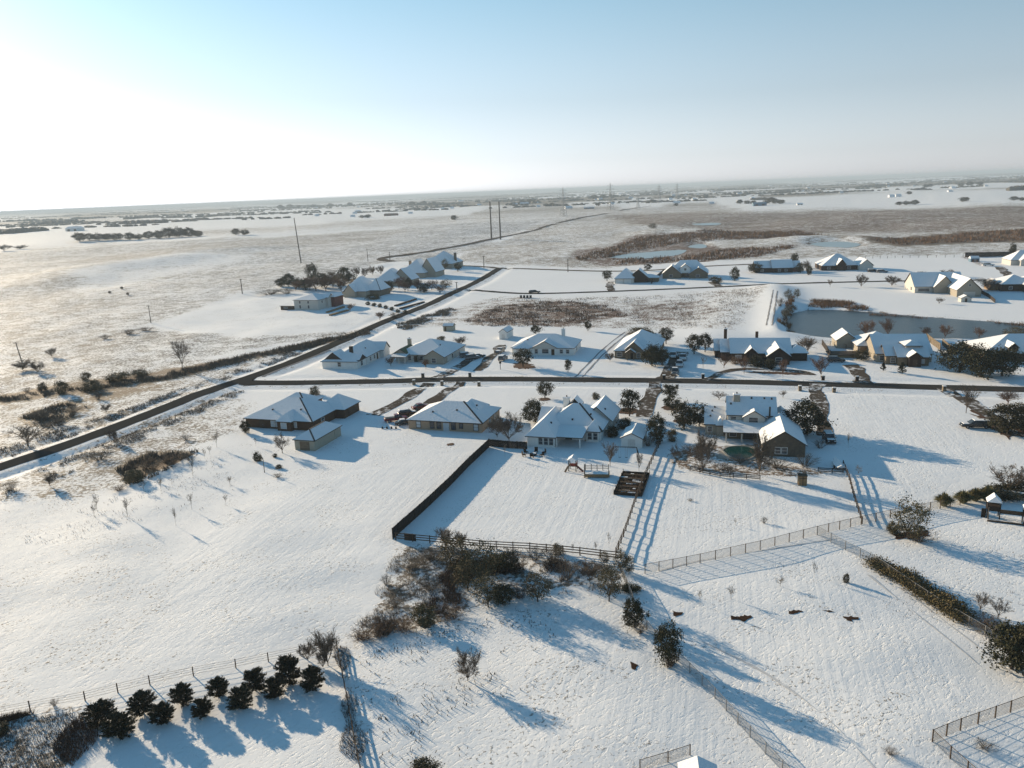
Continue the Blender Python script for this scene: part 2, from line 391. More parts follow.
M['steel'] = plain('pylon_steel', (0.30, 0.31, 0.32), (0.22, 0.23, 0.24), 2, 0.6, metal=0.2)
M['concrete'] = plain('concrete', (0.36, 0.34, 0.31), (0.25, 0.235, 0.21), 1.5, 0.85)
M['bluemetal'] = plain('blue_metal', (0.10, 0.20, 0.28), (0.08, 0.15, 0.22), 2, 0.6)
M['farwall'] = plain('far_wall', (0.34, 0.31, 0.28), (0.22, 0.20, 0.18), 0.3, 0.9, perobj=0.7)
M['hedge'] = make_leaf('hedge_leaves', (0.085, 0.068, 0.030), (0.16, 0.125, 0.058), (0.12, 0.09, 0.045))
M['farwood'] = make_leaf('far_wood', (0.055, 0.052, 0.042), (0.10, 0.088, 0.068), (0.08, 0.07, 0.055), 0.3)

# ------------------------------------------------------------------ object helpers
def obj(name, me, parent=None, loc=None, rz=0.0):
    o = bpy.data.objects.new(name, me); COL.objects.link(o)
    if parent is not None: o.parent = parent
    if loc is not None: o.location = loc
    o.rotation_euler.z = rz
    return o

def tag(o, label=None, cat=None, group=None, kind=None):
    if label: o['label'] = label
    if cat: o['category'] = cat
    if group: o['group'] = group
    if kind: o['kind'] = kind
    return o

def thing(name, label, cat, loc=(0, 0, 0), rz=0.0, group=None):
    return tag(obj(name, None, None, loc, rz), label, cat, group)

def struct(name, me):
    return tag(obj(name, me), kind='structure')

class MB:
    """collects shapes, builds ONE mesh"""
    def __init__(s): s.v = []; s.f = []; s.m = []; s.t = []
    def add(s, vs, fs, mi=0, tint=0.0):
        b = len(s.v); s.v.extend([tuple(v) for v in vs]); s.f.extend([tuple(i + b for i in f) for f in fs])
        s.m.extend([mi] * len(fs)); s.t.extend([tint] * len(fs))
    def box(s, c, d, rz=0.0, mi=0, taper=1.0):
        hx, hy, hz = d[0] / 2, d[1] / 2, d[2] / 2; cs, sn = math.cos(rz), math.sin(rz); vs = []
        for z, k in ((-hz, 1.0), (hz, taper)):
            for x, y in ((-hx, -hy), (hx, -hy), (hx, hy), (-hx, hy)):
                x *= k; y *= k
                vs.append((c[0] + x * cs - y * sn, c[1] + x * sn + y * cs, c[2] + z))
        s.add(vs, [(3, 2, 1, 0), (4, 5, 6, 7), (0, 1, 5, 4), (1, 2, 6, 5), (2, 3, 7, 6), (3, 0, 4, 7)], mi)
    def tube(s, a, b, ra, rb=None, n=6, mi=0, cap=True, tint=0.0):
        a, b = Vector(a), Vector(b); rb = ra if rb is None else rb
        d = (b - a)
        if d.length < 1e-6: return
        d.normalize(); x = d.orthogonal().normalized(); y = d.cross(x)
        vs = []
        for p, r in ((a, ra), (b, rb)):
            for k in range(n):
                t = 2 * math.pi * k / n; vs.append(p + (x * math.cos(t) + y * math.sin(t)) * r)
        fs = [(k, (k + 1) % n, n + (k + 1) % n, n + k) for k in range(n)]
        if cap: fs += [tuple(range(n))[::-1], tuple(range(n, 2 * n))]
        s.add(vs, fs, mi, tint)
    def bar(s, a, b, w, h, mi=0):
        a, b = Vector(a), Vector(b); d = (b - a); L = d.length; d.normalize()
        up = Vector((0, 0, 1)) if abs(d.z) < 0.95 else Vector((1, 0, 0))
        x = d.cross(up).normalized(); y = x.cross(d)
        vs = []
        for p in (a, b):
            for sx, sy in ((-1, -1), (1, -1), (1, 1), (-1, 1)): vs.append(p + x * sx * w / 2 + y * sy * h / 2)
        s.add(vs, [(0, 1, 2, 3), (7, 6, 5, 4), (0, 4, 5, 1), (1, 5, 6, 2), (2, 6, 7, 3), (3, 7, 4, 0)], mi)
    def mesh(s, name, mats, smooth=False):
        me = bpy.data.meshes.new(name); me.from_pydata(s.v, [], s.f)
        for m in (mats if isinstance(mats, (list, tuple)) else [mats]): me.materials.append(M[m])
        me.polygons.foreach_set('material_index', s.m)
        if any(s.t):
            a = me.attributes.new('tint', 'FLOAT', 'FACE'); a.data.foreach_set('value', s.t)
        if smooth: me.polygons.foreach_set('use_smooth', [True] * len(me.polygons))
        me.update(); return me
    def build(s, name, mats, parent=None, smooth=False, loc=None):
        return obj(name, s.mesh(name, mats, smooth), parent, loc)

def bevel_mesh(me, w, seg=1):
    bm = bmesh.new(); bm.from_mesh(me)
    bmesh.ops.bevel(bm, geom=bm.edges[:], offset=w, segments=seg, affect='EDGES', clamp_overlap=True)
    bm.to_mesh(me); bm.free(); return me

# ------------------------------------------------------------------ ground
ZONES = [   # polygon in the picture, grass, tone, lump, soft edge (m)
    ([(-200, 262), (0, 252), (100, 243), (210, 240), (300, 236), (420, 226), (545, 221), (500, 240), (440, 262), (390, 262), (300, 285), (240, 295), (155, 325), (240, 335), (371, 329), (183, 371), (0, 400), (-200, 430)], .53, .04, 1.0, 14),
    ([(60, 277), (190, 258), (260, 255), (180, 275), (60, 300)], .36, .1, .9, 25),
    ([(60, 262), (210, 243), (330, 233), (420, 227), (380, 240), (240, 250), (120, 262)], .58, .25, .8, 30),
    ([(158, 325), (242, 296), (300, 290), (352, 296), (372, 318), (345, 331), (190, 332)], .16, .3, .2, 5),
    ([(0, 396), (371, 330), (345, 336), (240, 376), (120, 420), (-80, 490), (-90, 410)], .52, .16, 1.0, 6),
    ([(0, 396), (180, 368), (371, 329), (371, 334), (180, 377), (0, 404)], .85, .85, .7, 4),
    ([(-60, 497), (60, 455), (225, 392), (246, 405), (235, 430), (190, 455), (90, 500), (-60, 530)], .50, .18, 1.0, 6),
    ([(118, 468), (150, 452), (200, 452), (160, 472), (125, 490)], .95, .8, .8, 3),
    ([(20, 415), (70, 402), (90, 408), (50, 428), (20, 428)], .72, .7, .8, 5),
    ([(75, 392), (140, 380), (160, 386), (100, 400)], .75, .7, .8, 5),
    ([(390, 330), (450, 310), (500, 296), (560, 297), (640, 295), (720, 290), (772, 287), (738, 335), (690, 331), (600, 329), (520, 327), (470, 326)], .46, .8, .8, 6),
    ([(462, 322), (500, 306), (560, 300), (600, 306), (625, 316), (560, 326), (490, 327)], .66, .95, .8, 5),
    ([(640, 306), (690, 302), (720, 312), (680, 322), (640, 320)], .60, .9, .7, 5),
    ([(440, 262), (545, 222), (640, 208), (760, 213), (1100, 203), (1100, 256), (960, 255), (850, 257), (700, 261), (600, 268), (500, 265)], .54, .46, .7, 18),
    ([(600, 214), (740, 212), (1100, 204), (1100, 229), (900, 232), (740, 232), (640, 224)], .68, .78, .7, 40),
    ([(575, 250), (612, 246), (628, 237), (714, 233), (800, 229), (830, 236), (760, 240), (700, 241), (720, 249), (800, 246), (760, 256), (700, 262), (600, 266), (575, 258)], .68, 1.0, .7, 7),
    ([(860, 240), (960, 232), (1100, 228), (1100, 240), (960, 242), (900, 246)], .95, .75, .7, 8),
    ([(702, 201), (1100, 184), (1100, 201), (960, 206), (760, 210)], .28, .4, .2, 40),
    ([(-100, 228), (180, 221), (440, 209), (500, 210), (440, 216), (230, 228), (90, 240), (0, 250), (-100, 258)], .27, .3, .2, 25),
    ([(395, 546), (480, 547), (620, 562), (642, 600), (590, 588), (520, 598), (430, 628), (348, 640), (375, 592)], .52, .30, .9, 2.5),
    ([(352, 652), (520, 603), (590, 600), (560, 690), (480, 780), (366, 780)], .16, .35, .8, 5),
    ([(-60, 722), (0, 712), (83, 702), (66, 790), (-60, 790)], .58, .25, .9, 1.2),
    ([(340, 646), (360, 640), (380, 770), (362, 780)], .45, .5, .8, 1.0),
    ([(668, 455), (710, 443), (765, 462), (800, 466), (845, 474), (770, 479), (690, 474)], .60, .7, .6, 2.5),
    ([(868, 545), (1100, 500), (1100, 640), (985, 610), (940, 585)], .10, .4, .7, 3),
    ([(-150, 530), (60, 520), (240, 540), (400, 550), (360, 640), (240, 664), (0, 712), (-100, 740)], .20, .3, 1.0, 14),
    ([(-120, 520), (60, 500), (140, 520), (60, 560), (-120, 580)], .14, .4, .8, 10),
    ([(640, 590), (820, 545), (1000, 690), (1040, 800), (760, 800), (680, 670)], .13, .3, .6, 8),
    ([(500, 620), (620, 605), (680, 680), (760, 800), (380, 800), (365, 650)], .14, .3, .6, 6),
    ([(240, 440), (400, 440), (395, 545), (240, 545), (190, 500)], .12, .3, .5, 8),
    ([(500, 452), (628, 475), (620, 553), (420, 535)], .08, .3, .35, 2), ([(655, 470), (840, 480), (858, 520), (650, 570)], .10, .3, .4, 2), ([(830, 392), (960, 395), (980, 470), (860, 515), (845, 450)], .11, .3, .4, 2),
    ([(400, 425), (470, 440), (440, 470), (400, 460)], .12, .4, .4, 3),
    ([(545, 205), (640, 198), (760, 196), (640, 208)], .35, .4, .5, 30),
]
MOW = [[(500, 452), (628, 475), (620, 553), (420, 535)], [(655, 470), (840, 480), (858, 520), (650, 570)], [(830, 392), (960, 395), (980, 470), (860, 515), (845, 450)],
       [(500, 384), (640, 384), (620, 400), (540, 402), (500, 415)], [(640, 600), (820, 545), (1000, 690), (920, 768), (800, 768)], [(520, 620), (640, 610), (760, 768), (520, 768)],
       [(350, 470), (480, 450), (400, 540), (200, 660), (60, 690), (200, 520)]]

def build_ground():
    angs = np.concatenate([np.radians(np.linspace(-180, -48, 34)[:-1]), np.radians(np.linspace(-48, 48, 400)), np.radians(np.linspace(48, 180, 34)[1:-1])])
    dep = np.concatenate([np.linspace(72, 42, 12)[:-1], np.linspace(42, 2.2, 400), np.array([2.0, 1.8, 1.6, 1.4, 1.2, 1.0, .85, .7, .55, .42, .3, .2, .14, .09])])
    rad = H / np.tan(np.radians(dep))
    na, nr = len(angs), len(rad)
    A, Rr = np.meshgrid(angs, rad)
    P = np.stack([(Rr * np.sin(A)).ravel(), (Rr * np.cos(A)).ravel()], 1)
    z = relief(P); rr = np.hypot(P[:, 0], P[:, 1])
    far = sstep(1500, 3500, rr)
    grass = 0.02 + 0.52 * sstep(900, 1800, rr); tone = np.full(len(P), .4); lump = np.full(len(P), .35)
    patch = fbm(P, 0.0028, 21, 3) * 0.55
    wob = fbm(P, 0.25, 12, 3) * 1.6 + fbm(P, 0.05, 13, 2) * 3.0
    wobf = fbm(P, 0.012, 14, 3) * 12
    grass = np.where(far > 0, np.clip(grass + far * patch, 0, 1), grass)
    for poly, g_, t_, l_, soft in ZONES:
        s = sdf(P, PL(poly)) + wob * min(1, soft / 6) + wobf * min(1, soft / 20) * (soft > 12)
        w = sstep(-soft * 0.5, soft * 0.5, s)
        grass = grass * (1 - w) + g_ * w; tone = tone * (1 - w) + t_ * w; lump = lump * (1 - w) + l_ * w
    # road verges stay a little bare
    for L in (ROAD1, ROAD2):
        d = d_polyline(P, L); w = np.exp(-((d - 4.1) / 0.9) ** 2) * 0.5
        grass = np.maximum(grass, w)
    for poly, _, _ in BASINS:
        s = sdf(P, poly); w = np.exp(-(s / 1.6) ** 2) * 0.75; grass = np.maximum(grass, w); tone = np.maximum(tone, w)
    mow = np.zeros(len(P))
    for poly in MOW: mow = np.maximum(mow, sstep(-1, 3, sdf(P, PL(poly))))
    P3 = np.concatenate([np.column_stack([P, z]), [[0, 0, 0]]])
    idx = np.arange(na * nr).reshape(nr, na)
    a = idx[:-1, :]; b = np.roll(idx, -1, 1)[:-1, :]; c = np.roll(idx, -1, 1)[1:, :]; d = idx[1:, :]
    quads = np.stack([a, d, c, b], -1).reshape(-1, 4)
    tris = np.stack([idx[0], np.roll(idx[0], -1), np.full(na, na * nr)], -1)
    me = bpy.data.meshes.new('ground')
    me.from_pydata(P3.tolist(), [], quads.tolist() + tris.tolist())
    for nm, arr in (('grass', grass), ('tone', tone), ('mow', mow), ('lump', lump)):
        at = me.attributes.new(nm, 'FLOAT', 'POINT'); at.data.foreach_set('value', np.append(arr, 0.02).astype(np.float32))
    me.polygons.foreach_set('use_smooth', [True] * len(me.polygons)); me.materials.append(M['ground']); me.update()
    if me.polygons[0].normal.z < 0: me.flip_normals()
    struct('ground', me)
build_ground()

def resample(L, step):
    out = [L[0]]
    for a, b in zip(L[:-1], L[1:]):
        n = max(1, int(np.hypot(*(b - a)) / step))
        out += [a + (b - a) * k / n for k in range(1, n + 1)]
    return np.array(out)

def smooth_line(L, it=2):
    for _ in range(it):
        n = [L[0]]
        for a, b in zip(L[:-1], L[1:]): n += [a * .75 + b * .25, a * .25 + b * .75]
        n.append(L[-1]); L = np.array(n)
    return L

def strip_mesh(L, width, lift, mat, step=3.0, wob=0.0, seed=1, cross=4, crown=0.0, smooth=2):
    L = resample(smooth_line(np.asarray(L, float), smooth), step)
    T = np.gradient(L, axis=0); T /= np.maximum(np.hypot(T[:, 0], T[:, 1])[:, None], 1e-9)
    N = np.stack([T[:, 1], -T[:, 0]], 1); rs = random.Random(seed)
    rows = []; wa, wb_ = fbm(L, .35, seed + 7, 3), fbm(L, .35, seed + 70, 3)
    for i in range(len(L)):
        w0 = width / 2 + wa[i] * wob * .6; w1 = width / 2 + wb_[i] * wob * .6
        rows.append([L[i] + N[i] * (-w0 + (w0 + w1) * k / cross) for k in range(cross + 1)])
    P = np.array(rows).reshape(-1, 2); z = relief(P) + lift
    if crown:
        z += np.tile([crown * (1 - abs(2 * k / cross - 1)) for k in range(cross + 1)], len(L))
    nn = cross + 1
    f = [(i * nn + k, (i + 1) * nn + k, (i + 1) * nn + k + 1, i * nn + k + 1) for i in range(len(L) - 1) for k in range(cross)]
    me = bpy.data.meshes.new('strip'); me.from_pydata(np.column_stack([P, z]).tolist(), [], f); me.materials.append(M[mat]); me.update()
    if me.polygons[0].normal.z < 0: me.flip_normals()
    return me

struct('road', strip_mesh(ROAD1, 5.8, 0.05, 'asphalt', wob=0.5))
struct('street', strip_mesh(ROAD2, 5.9, 0.056, 'asphalt', wob=0.4))
struct('upper_street', strip_mesh(ROAD3, 5.0, 0.06, 'asphalt', wob=0.6))
struct('back_road', strip_mesh(ROAD4, 6.0, 0.06, 'lane', wob=0.8))
struct('field_lane', strip_mesh(TRACK, 9.0, 0.3, 'lane', step=12, wob=3))
# flared corner where the street meets the road
def flat_patch(name, pts, lift, mat, wob=0.0, seed=3, sub=3):
    L = PL(pts); L = smooth_line(np.vstack([L, L[:1]]), 1); L = resample(L, 0.35)[:-1]
    rs = random.Random(seed)
    c = L.mean(0); rings = [c + (L - c) * k / sub for k in range(1, sub + 1)]
    if wob:
        k = 1 + .22 * fbm(L, 1.0, seed + 50, 3) + .16 * fbm(L, 3.0, seed + 51, 2) + .14 * fbm(L, 7.0, seed + 52, 2) ; rings = [c + (r - c) * (k * (.82 if name == 'bare_soil' else 1))[:, None] for r in rings]; rings[-1] = rings[-1] + np.array([[(rs.random() - .5) * wob, (rs.random() - .5) * wob] for _ in L])
    P = np.vstack([[c]] + rings); n = len(L); z = relief(P) + lift
    f = [(0, 1 + k, 1 + (k + 1) % n) for k in range(n)]
    for r in range(sub - 1):
        o0, o1 = 1 + r * n, 1 + (r + 1) * n
        f += [(o0 + k, o1 + k, o1 + (k + 1) % n, o0 + (k + 1) % n) for k in range(n)]
    me = bpy.data.meshes.new(name); me.from_pydata(np.column_stack([P, z]).tolist(), [], f); me.materials.append(M[mat]); me.update()
    if sum(p.normal.z for p in me.polygons) < 0: me.flip_normals()
    return struct(name, me)
flat_patch('road_corner', [(236, 381), (262, 374.5), (252, 379), (252, 381.5), (275, 383.8), (258, 385.3), (240, 386)], 0.064, 'asphalt')

DRIVES = [([(428, 383), (405, 399), (388, 409), (374, 415.5)], 5.0), ([(462, 382), (447, 391), (434, 401), (420, 409), (405, 417)], 4.6),
          ([(437, 378), (452, 370), (466, 363), (476, 356)], 5.0), ([(478, 371), (487, 361), (497, 352), (503, 345)], 4.2),
          ([(664, 379), (669, 371), (676, 362), (683, 352)], 5.5), ([(704, 380), (722, 372.5), (742, 368.5), (770, 370), (800, 371.5), (812, 375)], 3.6),
          ([(817, 384), (818, 393), (819, 405), (821, 418), (826, 436)], 4.6), ([(864, 383), (861, 377), (857, 370), (848, 365)], 5.5),
          ([(944, 388.5), (957, 396), (972, 404), (986, 412), (1000, 424), (1014, 436)], 4.6), ([(1012, 280), (1006, 273), (999, 267)], 6.0),
          ([(656, 382), (652, 393), (647, 405), (642, 417)], 5.0), ([(612, 291), (609, 286), (611, 282)], 5), ([(720, 287), (712, 282)], 6)]
for i, (p, w) in enumerate(DRIVES):
    struct('driveway', strip_mesh(PL(p), w * .82, 0.07, 'drive', step=2, wob=1.2, seed=i))
TRACKS = [[(575, 377), (590, 362), (606, 346), (625, 332)], [(582, 377), (597, 361), (612, 346), (630, 332)], [(655, 384), (650, 397), (643, 414)], [(660, 384), (656, 396), (650, 410)],
          [(766, 330), (770, 312), (773, 296)], [(772, 331), (775, 312), (777, 297)], [(660, 572), (700, 561), (760, 552), (840, 540)], [(868, 576), (905, 604), (950, 640), (1003, 684)], [(880, 572), (918, 600), (965, 636), (1018, 676)], [(700, 640), (760, 668), (830, 720), (880, 775)]]
for i, p in enumerate(TRACKS):
    struct('tyre_track', strip_mesh(PL(p), 0.55 if i < 6 else 0.22, 0.05, 'track' if i < 6 else 'faint', step=2, wob=0.3, seed=40 + i, cross=2))
struct('shoulder_path', strip_mesh(PL([(263, 377), (268, 374), (300, 362), (330, 350)]), 1.2, 0.05, 'track', wob=0.3))
SOILS = [([(728, 617), (752, 616), (754, 621), (742, 624), (730, 621)], 'soil'), ([(842, 618), (858, 617), (859, 621), (848, 624)], 'soil'), ([(785, 613), (803, 612), (802, 615), (790, 616)], 'soil'),
         ([(820, 612), (835, 612), (834, 615)], 'soil'), ([(446, 443), (456, 443), (453, 446), (447, 446)], 'mulch'), ([(888, 534), (935, 529), (934, 534), (915, 540), (890, 541)], 'soil'),
         ([(984, 409), (998, 420), (1040, 431), (1040, 442), (1005, 440), (975, 418), (966, 412)], 'mulch'), ([(738, 372), (752, 373.5), (818, 376), (818, 373), (760, 371)], 'mulch'),
         ([(672, 612), (684, 612), (682, 617), (675, 617)], 'soil'), ([(630, 664), (638, 663), (638, 672), (632, 672)], 'soil')]
for i, (p, mt) in enumerate(SOILS): flat_patch('bare_soil', p, 0.045, mt, 0.5, i)
for (x, y, w) in [(545, 399.5, 12), (629.5, 411, 22), (523, 366, 22), (671, 408, 18), (684, 421, 18)]:
    flat_patch('mulch_ring', [(x + w / 2 * math.cos(t), y + w * 0.14 * math.sin(t)) for t in np.linspace(0, 6.28, 14)[:-1]], 0.06, 'mulch', 0.4, int(x))

def pond(name, L, zz, mat):
    L = smooth_line(np.vstack([L, L[:1]]), 2)[:-1]; c = L.mean(0); L = c + (L - c) * 1.03
    me = bpy.data.meshes.new(name); me.from_pydata([(p[0], p[1], zz) for p in L], [], [tuple(range(len(L)))]); me.materials.append(M[mat]); me.update()
    if me.polygons[0].normal.z < 0: me.flip_normals()
    struct(name, me)
pond('pond_water', POND, -0.55, 'water')
for L in (MARSH1, MARSH2, MARSH3, MARSH4): pond('marsh_ice', L, -0.5, 'ice')

# ------------------------------------------------------------------ houses
def roof_geo(u0, u1, v0, v1, e, r, kind, oh=0.45, th=0.22, hipf=1.0, off=0.5):
    """returns (top verts+faces, bottom) of a roof; kinds hip, gx (ridge along u), gy (ridge along v), lean (high at the back)"""
    a0, a1, b0, b1 = u0 - oh, u1 + oh, v0 - oh, v1 + oh
    if kind == 'hip':
        w, d = a1 - a0, b1 - b0; k = min(w, d) / 2 * hipf
        if w >= d: r0, r1 = (a0 + k, b0 + d * off), (a1 - k, b0 + d * off)
        else: r0, r1 = (a0 + w * off, b0 + k), (a0 + w * off, b1 - k)
        top = [(a0, b0, e), (a1, b0, e), (a1, b1, e), (a0, b1, e), (*r0, r), (*r1, r)]
        fs = [(0, 1, 5, 4), (1, 2, 5), (2, 3, 4, 5), (3, 0, 4)] if w >= d else [(0, 1, 4), (1, 2, 5, 4), (2, 3, 5), (3, 0, 4, 5)]
        caps = [(1, 5 if w >= d else 4), (4, 5), (0, 4), (2, 5)]
    elif kind == 'gx':
        m = b0 + (b1 - b0) * off
        top = [(a0, b0, e), (a1, b0, e), (a1, b1, e), (a0, b1, e), (a0, m, r), (a1, m, r)]
        fs = [(0, 1, 5, 4), (2, 3, 4, 5)]; caps = [(4, 5)]
    elif kind == 'gy':
        m = a0 + (a1 - a0) * off
        top = [(a0, b0, e), (a1, b0, e), (a1, b1, e), (a0, b1, e), (m, b0, r), (m, b1, r)]
        fs = [(3, 0, 4, 5), (1, 2, 5, 4)]; caps = [(4, 5)]
    elif kind == 'jerkin':               # gable to the left, hip to the right
        d = b1 - b0; m = b0 + d / 2
        top = [(a0, b0, e), (a1, b0, e), (a1, b1, e), (a0, b1, e), (a0, m, r), (a1 - d / 2, m, r)]
        fs = [(0, 1, 5, 4), (1, 2, 5), (2, 3, 4, 5)]; caps = [(1, 5), (4, 5)]
    else:                                 # lean: low front, high back
        top = [(a0, b0, e), (a1, b0, e), (a1, v1, r), (a0, v1, r)]
        fs = [(0, 1, 2, 3)]; caps = []
    return top, fs, caps

def roof_mesh(top, fs, th, mats=('roof', 'fascia'), lumps=0.0):
    mb = MB(); n = len(top)
    mb.add(top, fs, 0)
    low = [(x, y, z - th) for x, y, z in top]
    mb.add(low, [tuple(reversed(f)) for f in fs], 1)
    ed = {}
    for f in fs:
        for a, b in zip(f, f[1:] + f[:1]): ed[(a, b)] = 1
    for (a, b) in ed:
        if (b, a) not in ed: mb.add([top[a], top[b], low[b], low[a]], [(3, 2, 1, 0)], 1)
    return mb

def house(name, label, cat, org, yaw, blocks, wall='brick', fascia='fascia', group=None, ez=2.5, ground=True):
    """org = picture point (x, y, z) of the local origin; blocks: dict(b=(u0,u1,v0,v1), e, r, k, cap, wall, roof ...)"""
    p = G(org[0], org[1], org[2]); p.z = zat(p.x, p.y)
    t = thing(name, label, cat, p, R(yaw), group)
    for i, B in enumerate(blocks):
        u0, u1, v0, v1 = B['b']; e, r, k = B['e'], B['r'], B.get('k', 'hip')
        oh = B.get('oh', 0.45); th = 0.2; base = B.get('z', -0.6)
        top, fs, caps = roof_geo(u0, u1, v0, v1, e, r, k, oh, th, B.get('hipf', 1.0), B.get('off', .5))
        if not B.get('noroof'):
            ro = roof_mesh(top, fs, th).build('roof', (B.get('roof', 'roof'), B.get('fascia', fascia)), t)
            cs = B.get('cap', 0)
            if cs:
                mb = MB()
                for ci in (caps if cs == 9 else caps[:cs]):
                    a, b = Vector(top[ci[0]]), Vector(top[ci[1]])
                    mb.bar(a + Vector((0, 0, .03)), b + Vector((0, 0, .03)), B.get('capw', .34), .1)
                if mb.v: mb.build('ridge_cap', 'shingle', ro)
            for (fu, fv) in B.get('vents', []):          # small vent pipes melting through the snow
                if k == 'gx' or (k == 'hip' and (u1 - u0) >= (v1 - v0)):
                    vm = (v0 + v1) / 2; zz = r - (r - e) * abs(fv - vm) / ((v1 - v0) / 2 + oh)
                else:
                    um = (u0 + u1) / 2; zz = r - (r - e) * abs(fu - um) / ((u1 - u0) / 2 + oh)
                if k == 'lean': zz = e + (r - e) * (fv - v0 + oh) / (v1 - v0 + oh)
                mb = MB(); mb.box((fu, fv, zz + .1), (.36, .36, .4)); mb.build('vent', 'shingle', ro)
        if B.get('open'):                       # porch: posts only
            for (pu, pv) in B['open']:
                mb = MB(); mb.box((pu, pv, (e - .15) / 2), (.28, .28, e - .15)); mb.build('post', B.get('wall', 'trim'), t)
            continue
        mb = MB(); zt = e - th + 0.02
        if k in ('hip', 'lean') or B.get('flatwall'):
            zt2 = zt if k != 'lean' else zt
            mb.box(((u0 + u1) / 2, (v0 + v1) / 2, (base + zt2) / 2), (u1 - u0, v1 - v0, zt2 - base))
        else:
            if k in ('gx', 'jerkin'):
                m = v0 + (v1 - v0) * B.get('off', .5); zr = r - th - .02
                prof = [(v0, base), (v1, base), (v1, zt + .1), (m, zr), (v0, zt + .1)]
                ue = u1 if k == 'gx' else u1 - (v1 - v0) / 2
                n = 5; vs = [(u0, a, b) for a, b in prof] + [(ue, a, b) for a, b in prof]
                if k == 'jerkin': mb.box(((ue + u1) / 2 - .005, (v0 + v1) / 2, (base + zt) / 2), (u1 - ue - .01, v1 - v0 - .02, zt - base))
            else:
                m = u0 + (u1 - u0) * B.get('off', .5); zr = r - th - .02
                prof = [(u0, base), (u1, base), (u1, zt + .1), (m, zr), (u0, zt + .1)]
                n = 5; vs = [(a, v0, b) for a, b in prof] + [(a, v1, b) for a, b in prof]
            mb.add(vs, [tuple(range(n)), tuple(range(2 * n - 1, n - 1, -1))] + [(k2, n + k2, n + (k2 + 1) % n, (k2 + 1) % n) for k2 in range(n)])
            bm = bmesh.new(); 
        w_ = mb.build('wall', B.get('wall', wall), t)
        bm = bmesh.new(); bm.from_mesh(w_.data); bmesh.ops.recalc_face_normals(bm, faces=bm.faces); bm.to_mesh(w_.data); bm.free()
        for W in B.get('win', []): opening(t, 'window', B['b'], *W)
        for W in B.get('door', []): opening(t, 'door', B['b'], *W)
        for W in B.get('gdoor', []): opening(t, 'garage_door', B['b'], *W)
    return t

def opening(t, kind, b, side, pos, z, w, h, mat=None, frame='trim'):
    u0, u1, v0, v1 = b
    def place(dp, off):
        if side == 'f': return (u0 + pos + dp, v0 - off)
        if side == 'r': return (u1 + off, v0 + pos + dp)
        if side == 'l': return (u0 - off, v0 + pos + dp)
    def slab(w, h, zc, off, d, dp=0):
        x, y = place(dp, off - d / 2 + .01)
        return ((x, y, zc), (w, d, h) if side == 'f' else (d, w, h))
    if kind == 'window':
        fr = MB()
        f = .11
        fr.box(*slab(w + 2 * f, f, z + h / 2 + f / 2, .07, .12)); fr.box(*slab(w + 2 * f, f, z - h / 2 - f / 2, .07, .12))
        fr.box(*slab(f, h, z, .07, .12, -w / 2 - f / 2)); fr.box(*slab(f, h, z, .07, .12, w / 2 + f / 2))
        fr.box(*slab(w, .06, z, .06, .1))
        fo = fr.build('window', frame, t)
        pn = MB(); pn.box(*slab(w, h, z, .035, .06)); pn.build('pane', mat or 'glass', fo)
    else:
        d = MB(); d.box(*slab(w, h, z, .06, .1))
        do = d.build(kind, mat or ('trim' if kind == 'garage_door' else 'wood'), t)
        if kind == 'door':
            k = MB(); k.box(*slab(.1, .12, z - .05, .12, .08, w * .38)); k.build('handle', 'metal', do)
        else:
            k = MB()
            for j in (1, 2, 3): k.box(*slab(w - .2, .05, z - h / 2 + h * j / 4, .075, .04))
            k.build('panel_groove', 'fascia', do)

def chimney(t, u, v, z0, z1, w, mat='stone', cap=True):
    mb = MB(); mb.box((u, v, (z0 + z1) / 2), (w, w * .8, z1 - z0)); c = mb.build('chimney', mat, t)
    if cap:
        mb = MB(); mb.box((u, v, z1 + .1), (w * 1.2, w, .18), taper=.9); mb.build('chimney_cap', 'roof', c)
        mb = MB(); mb.tube((u, v, z1 + .19), (u, v, z1 + .55), .16, .14, 8); mb.build('flue', 'black', c)

def extra(t, name, mat, boxes, rz=0):
    mb = MB()
    for c, d in boxes: mb.box(c, d, rz)
    return mb.build(name, mat, t)

# --- near row, left to right
t = house('brown_brick_house', 'large brown brick house with broad snowy hip roof beside the field road', 'house', (240 + 452 / 6.4, 370 + 332 / 6.4, 2.5), -18, [
    dict(b=(-19.3, 0, .5, 16.2), e=2.5, r=6.2, cap=1, wall='brick', vents=[(-5, 4), (-13, 3.5)], win=[('f', 8.0, 1.35, 1.0, 1.5, 'blind'), ('f', 9.35, 1.35, 1.0, 1.5, 'blind'), ('f', 10.7, 1.35, 1.0, 1.5, 'blind'), ('f', 14.1, 1.35, 1.5, 1.4, 'blind'), ('r', 5.0, 1.4, 1.3, 1.3)], door=[('f', 4.6, 1.05, 1.1, 2.1)]),
    dict(b=(-14.5, -5.5, 7, 15), e=4.6, r=6.9, wall='brick', oh=.3, cap=1),
    dict(b=(-9.2, -5.2, -.8, 6), e=2.5, r=4.4, k='hip', wall='brick', oh=.35, win=[('f', 1.9, 1.35, 1.5, 1.4, 'blind')]),
    dict(b=(-5, 2.6, 11.9, 20), e=2.55, r=5.6, cap=0, wall='brick', gdoor=[('r', 4.5, 1.1, 4.6, 2.1, 'wood')]),
])
house('garage_building', 'long sage metal garage with snowy hip roof in front of the brown brick house', 'garage', (240 + 465 / 6.4, 370 + 445 / 6.4, 2.6), -18, [
    dict(b=(-4.6, .6, -.4, 11.6), e=2.6, r=4.3, k='hip', wall='sage', cap=2, oh=.35, gdoor=[('f', 2.6, 1.05, 2.5, 2.1, 'greystone')], door=[('r', 9.5, 1.0, .9, 2.0, 'sage')])])
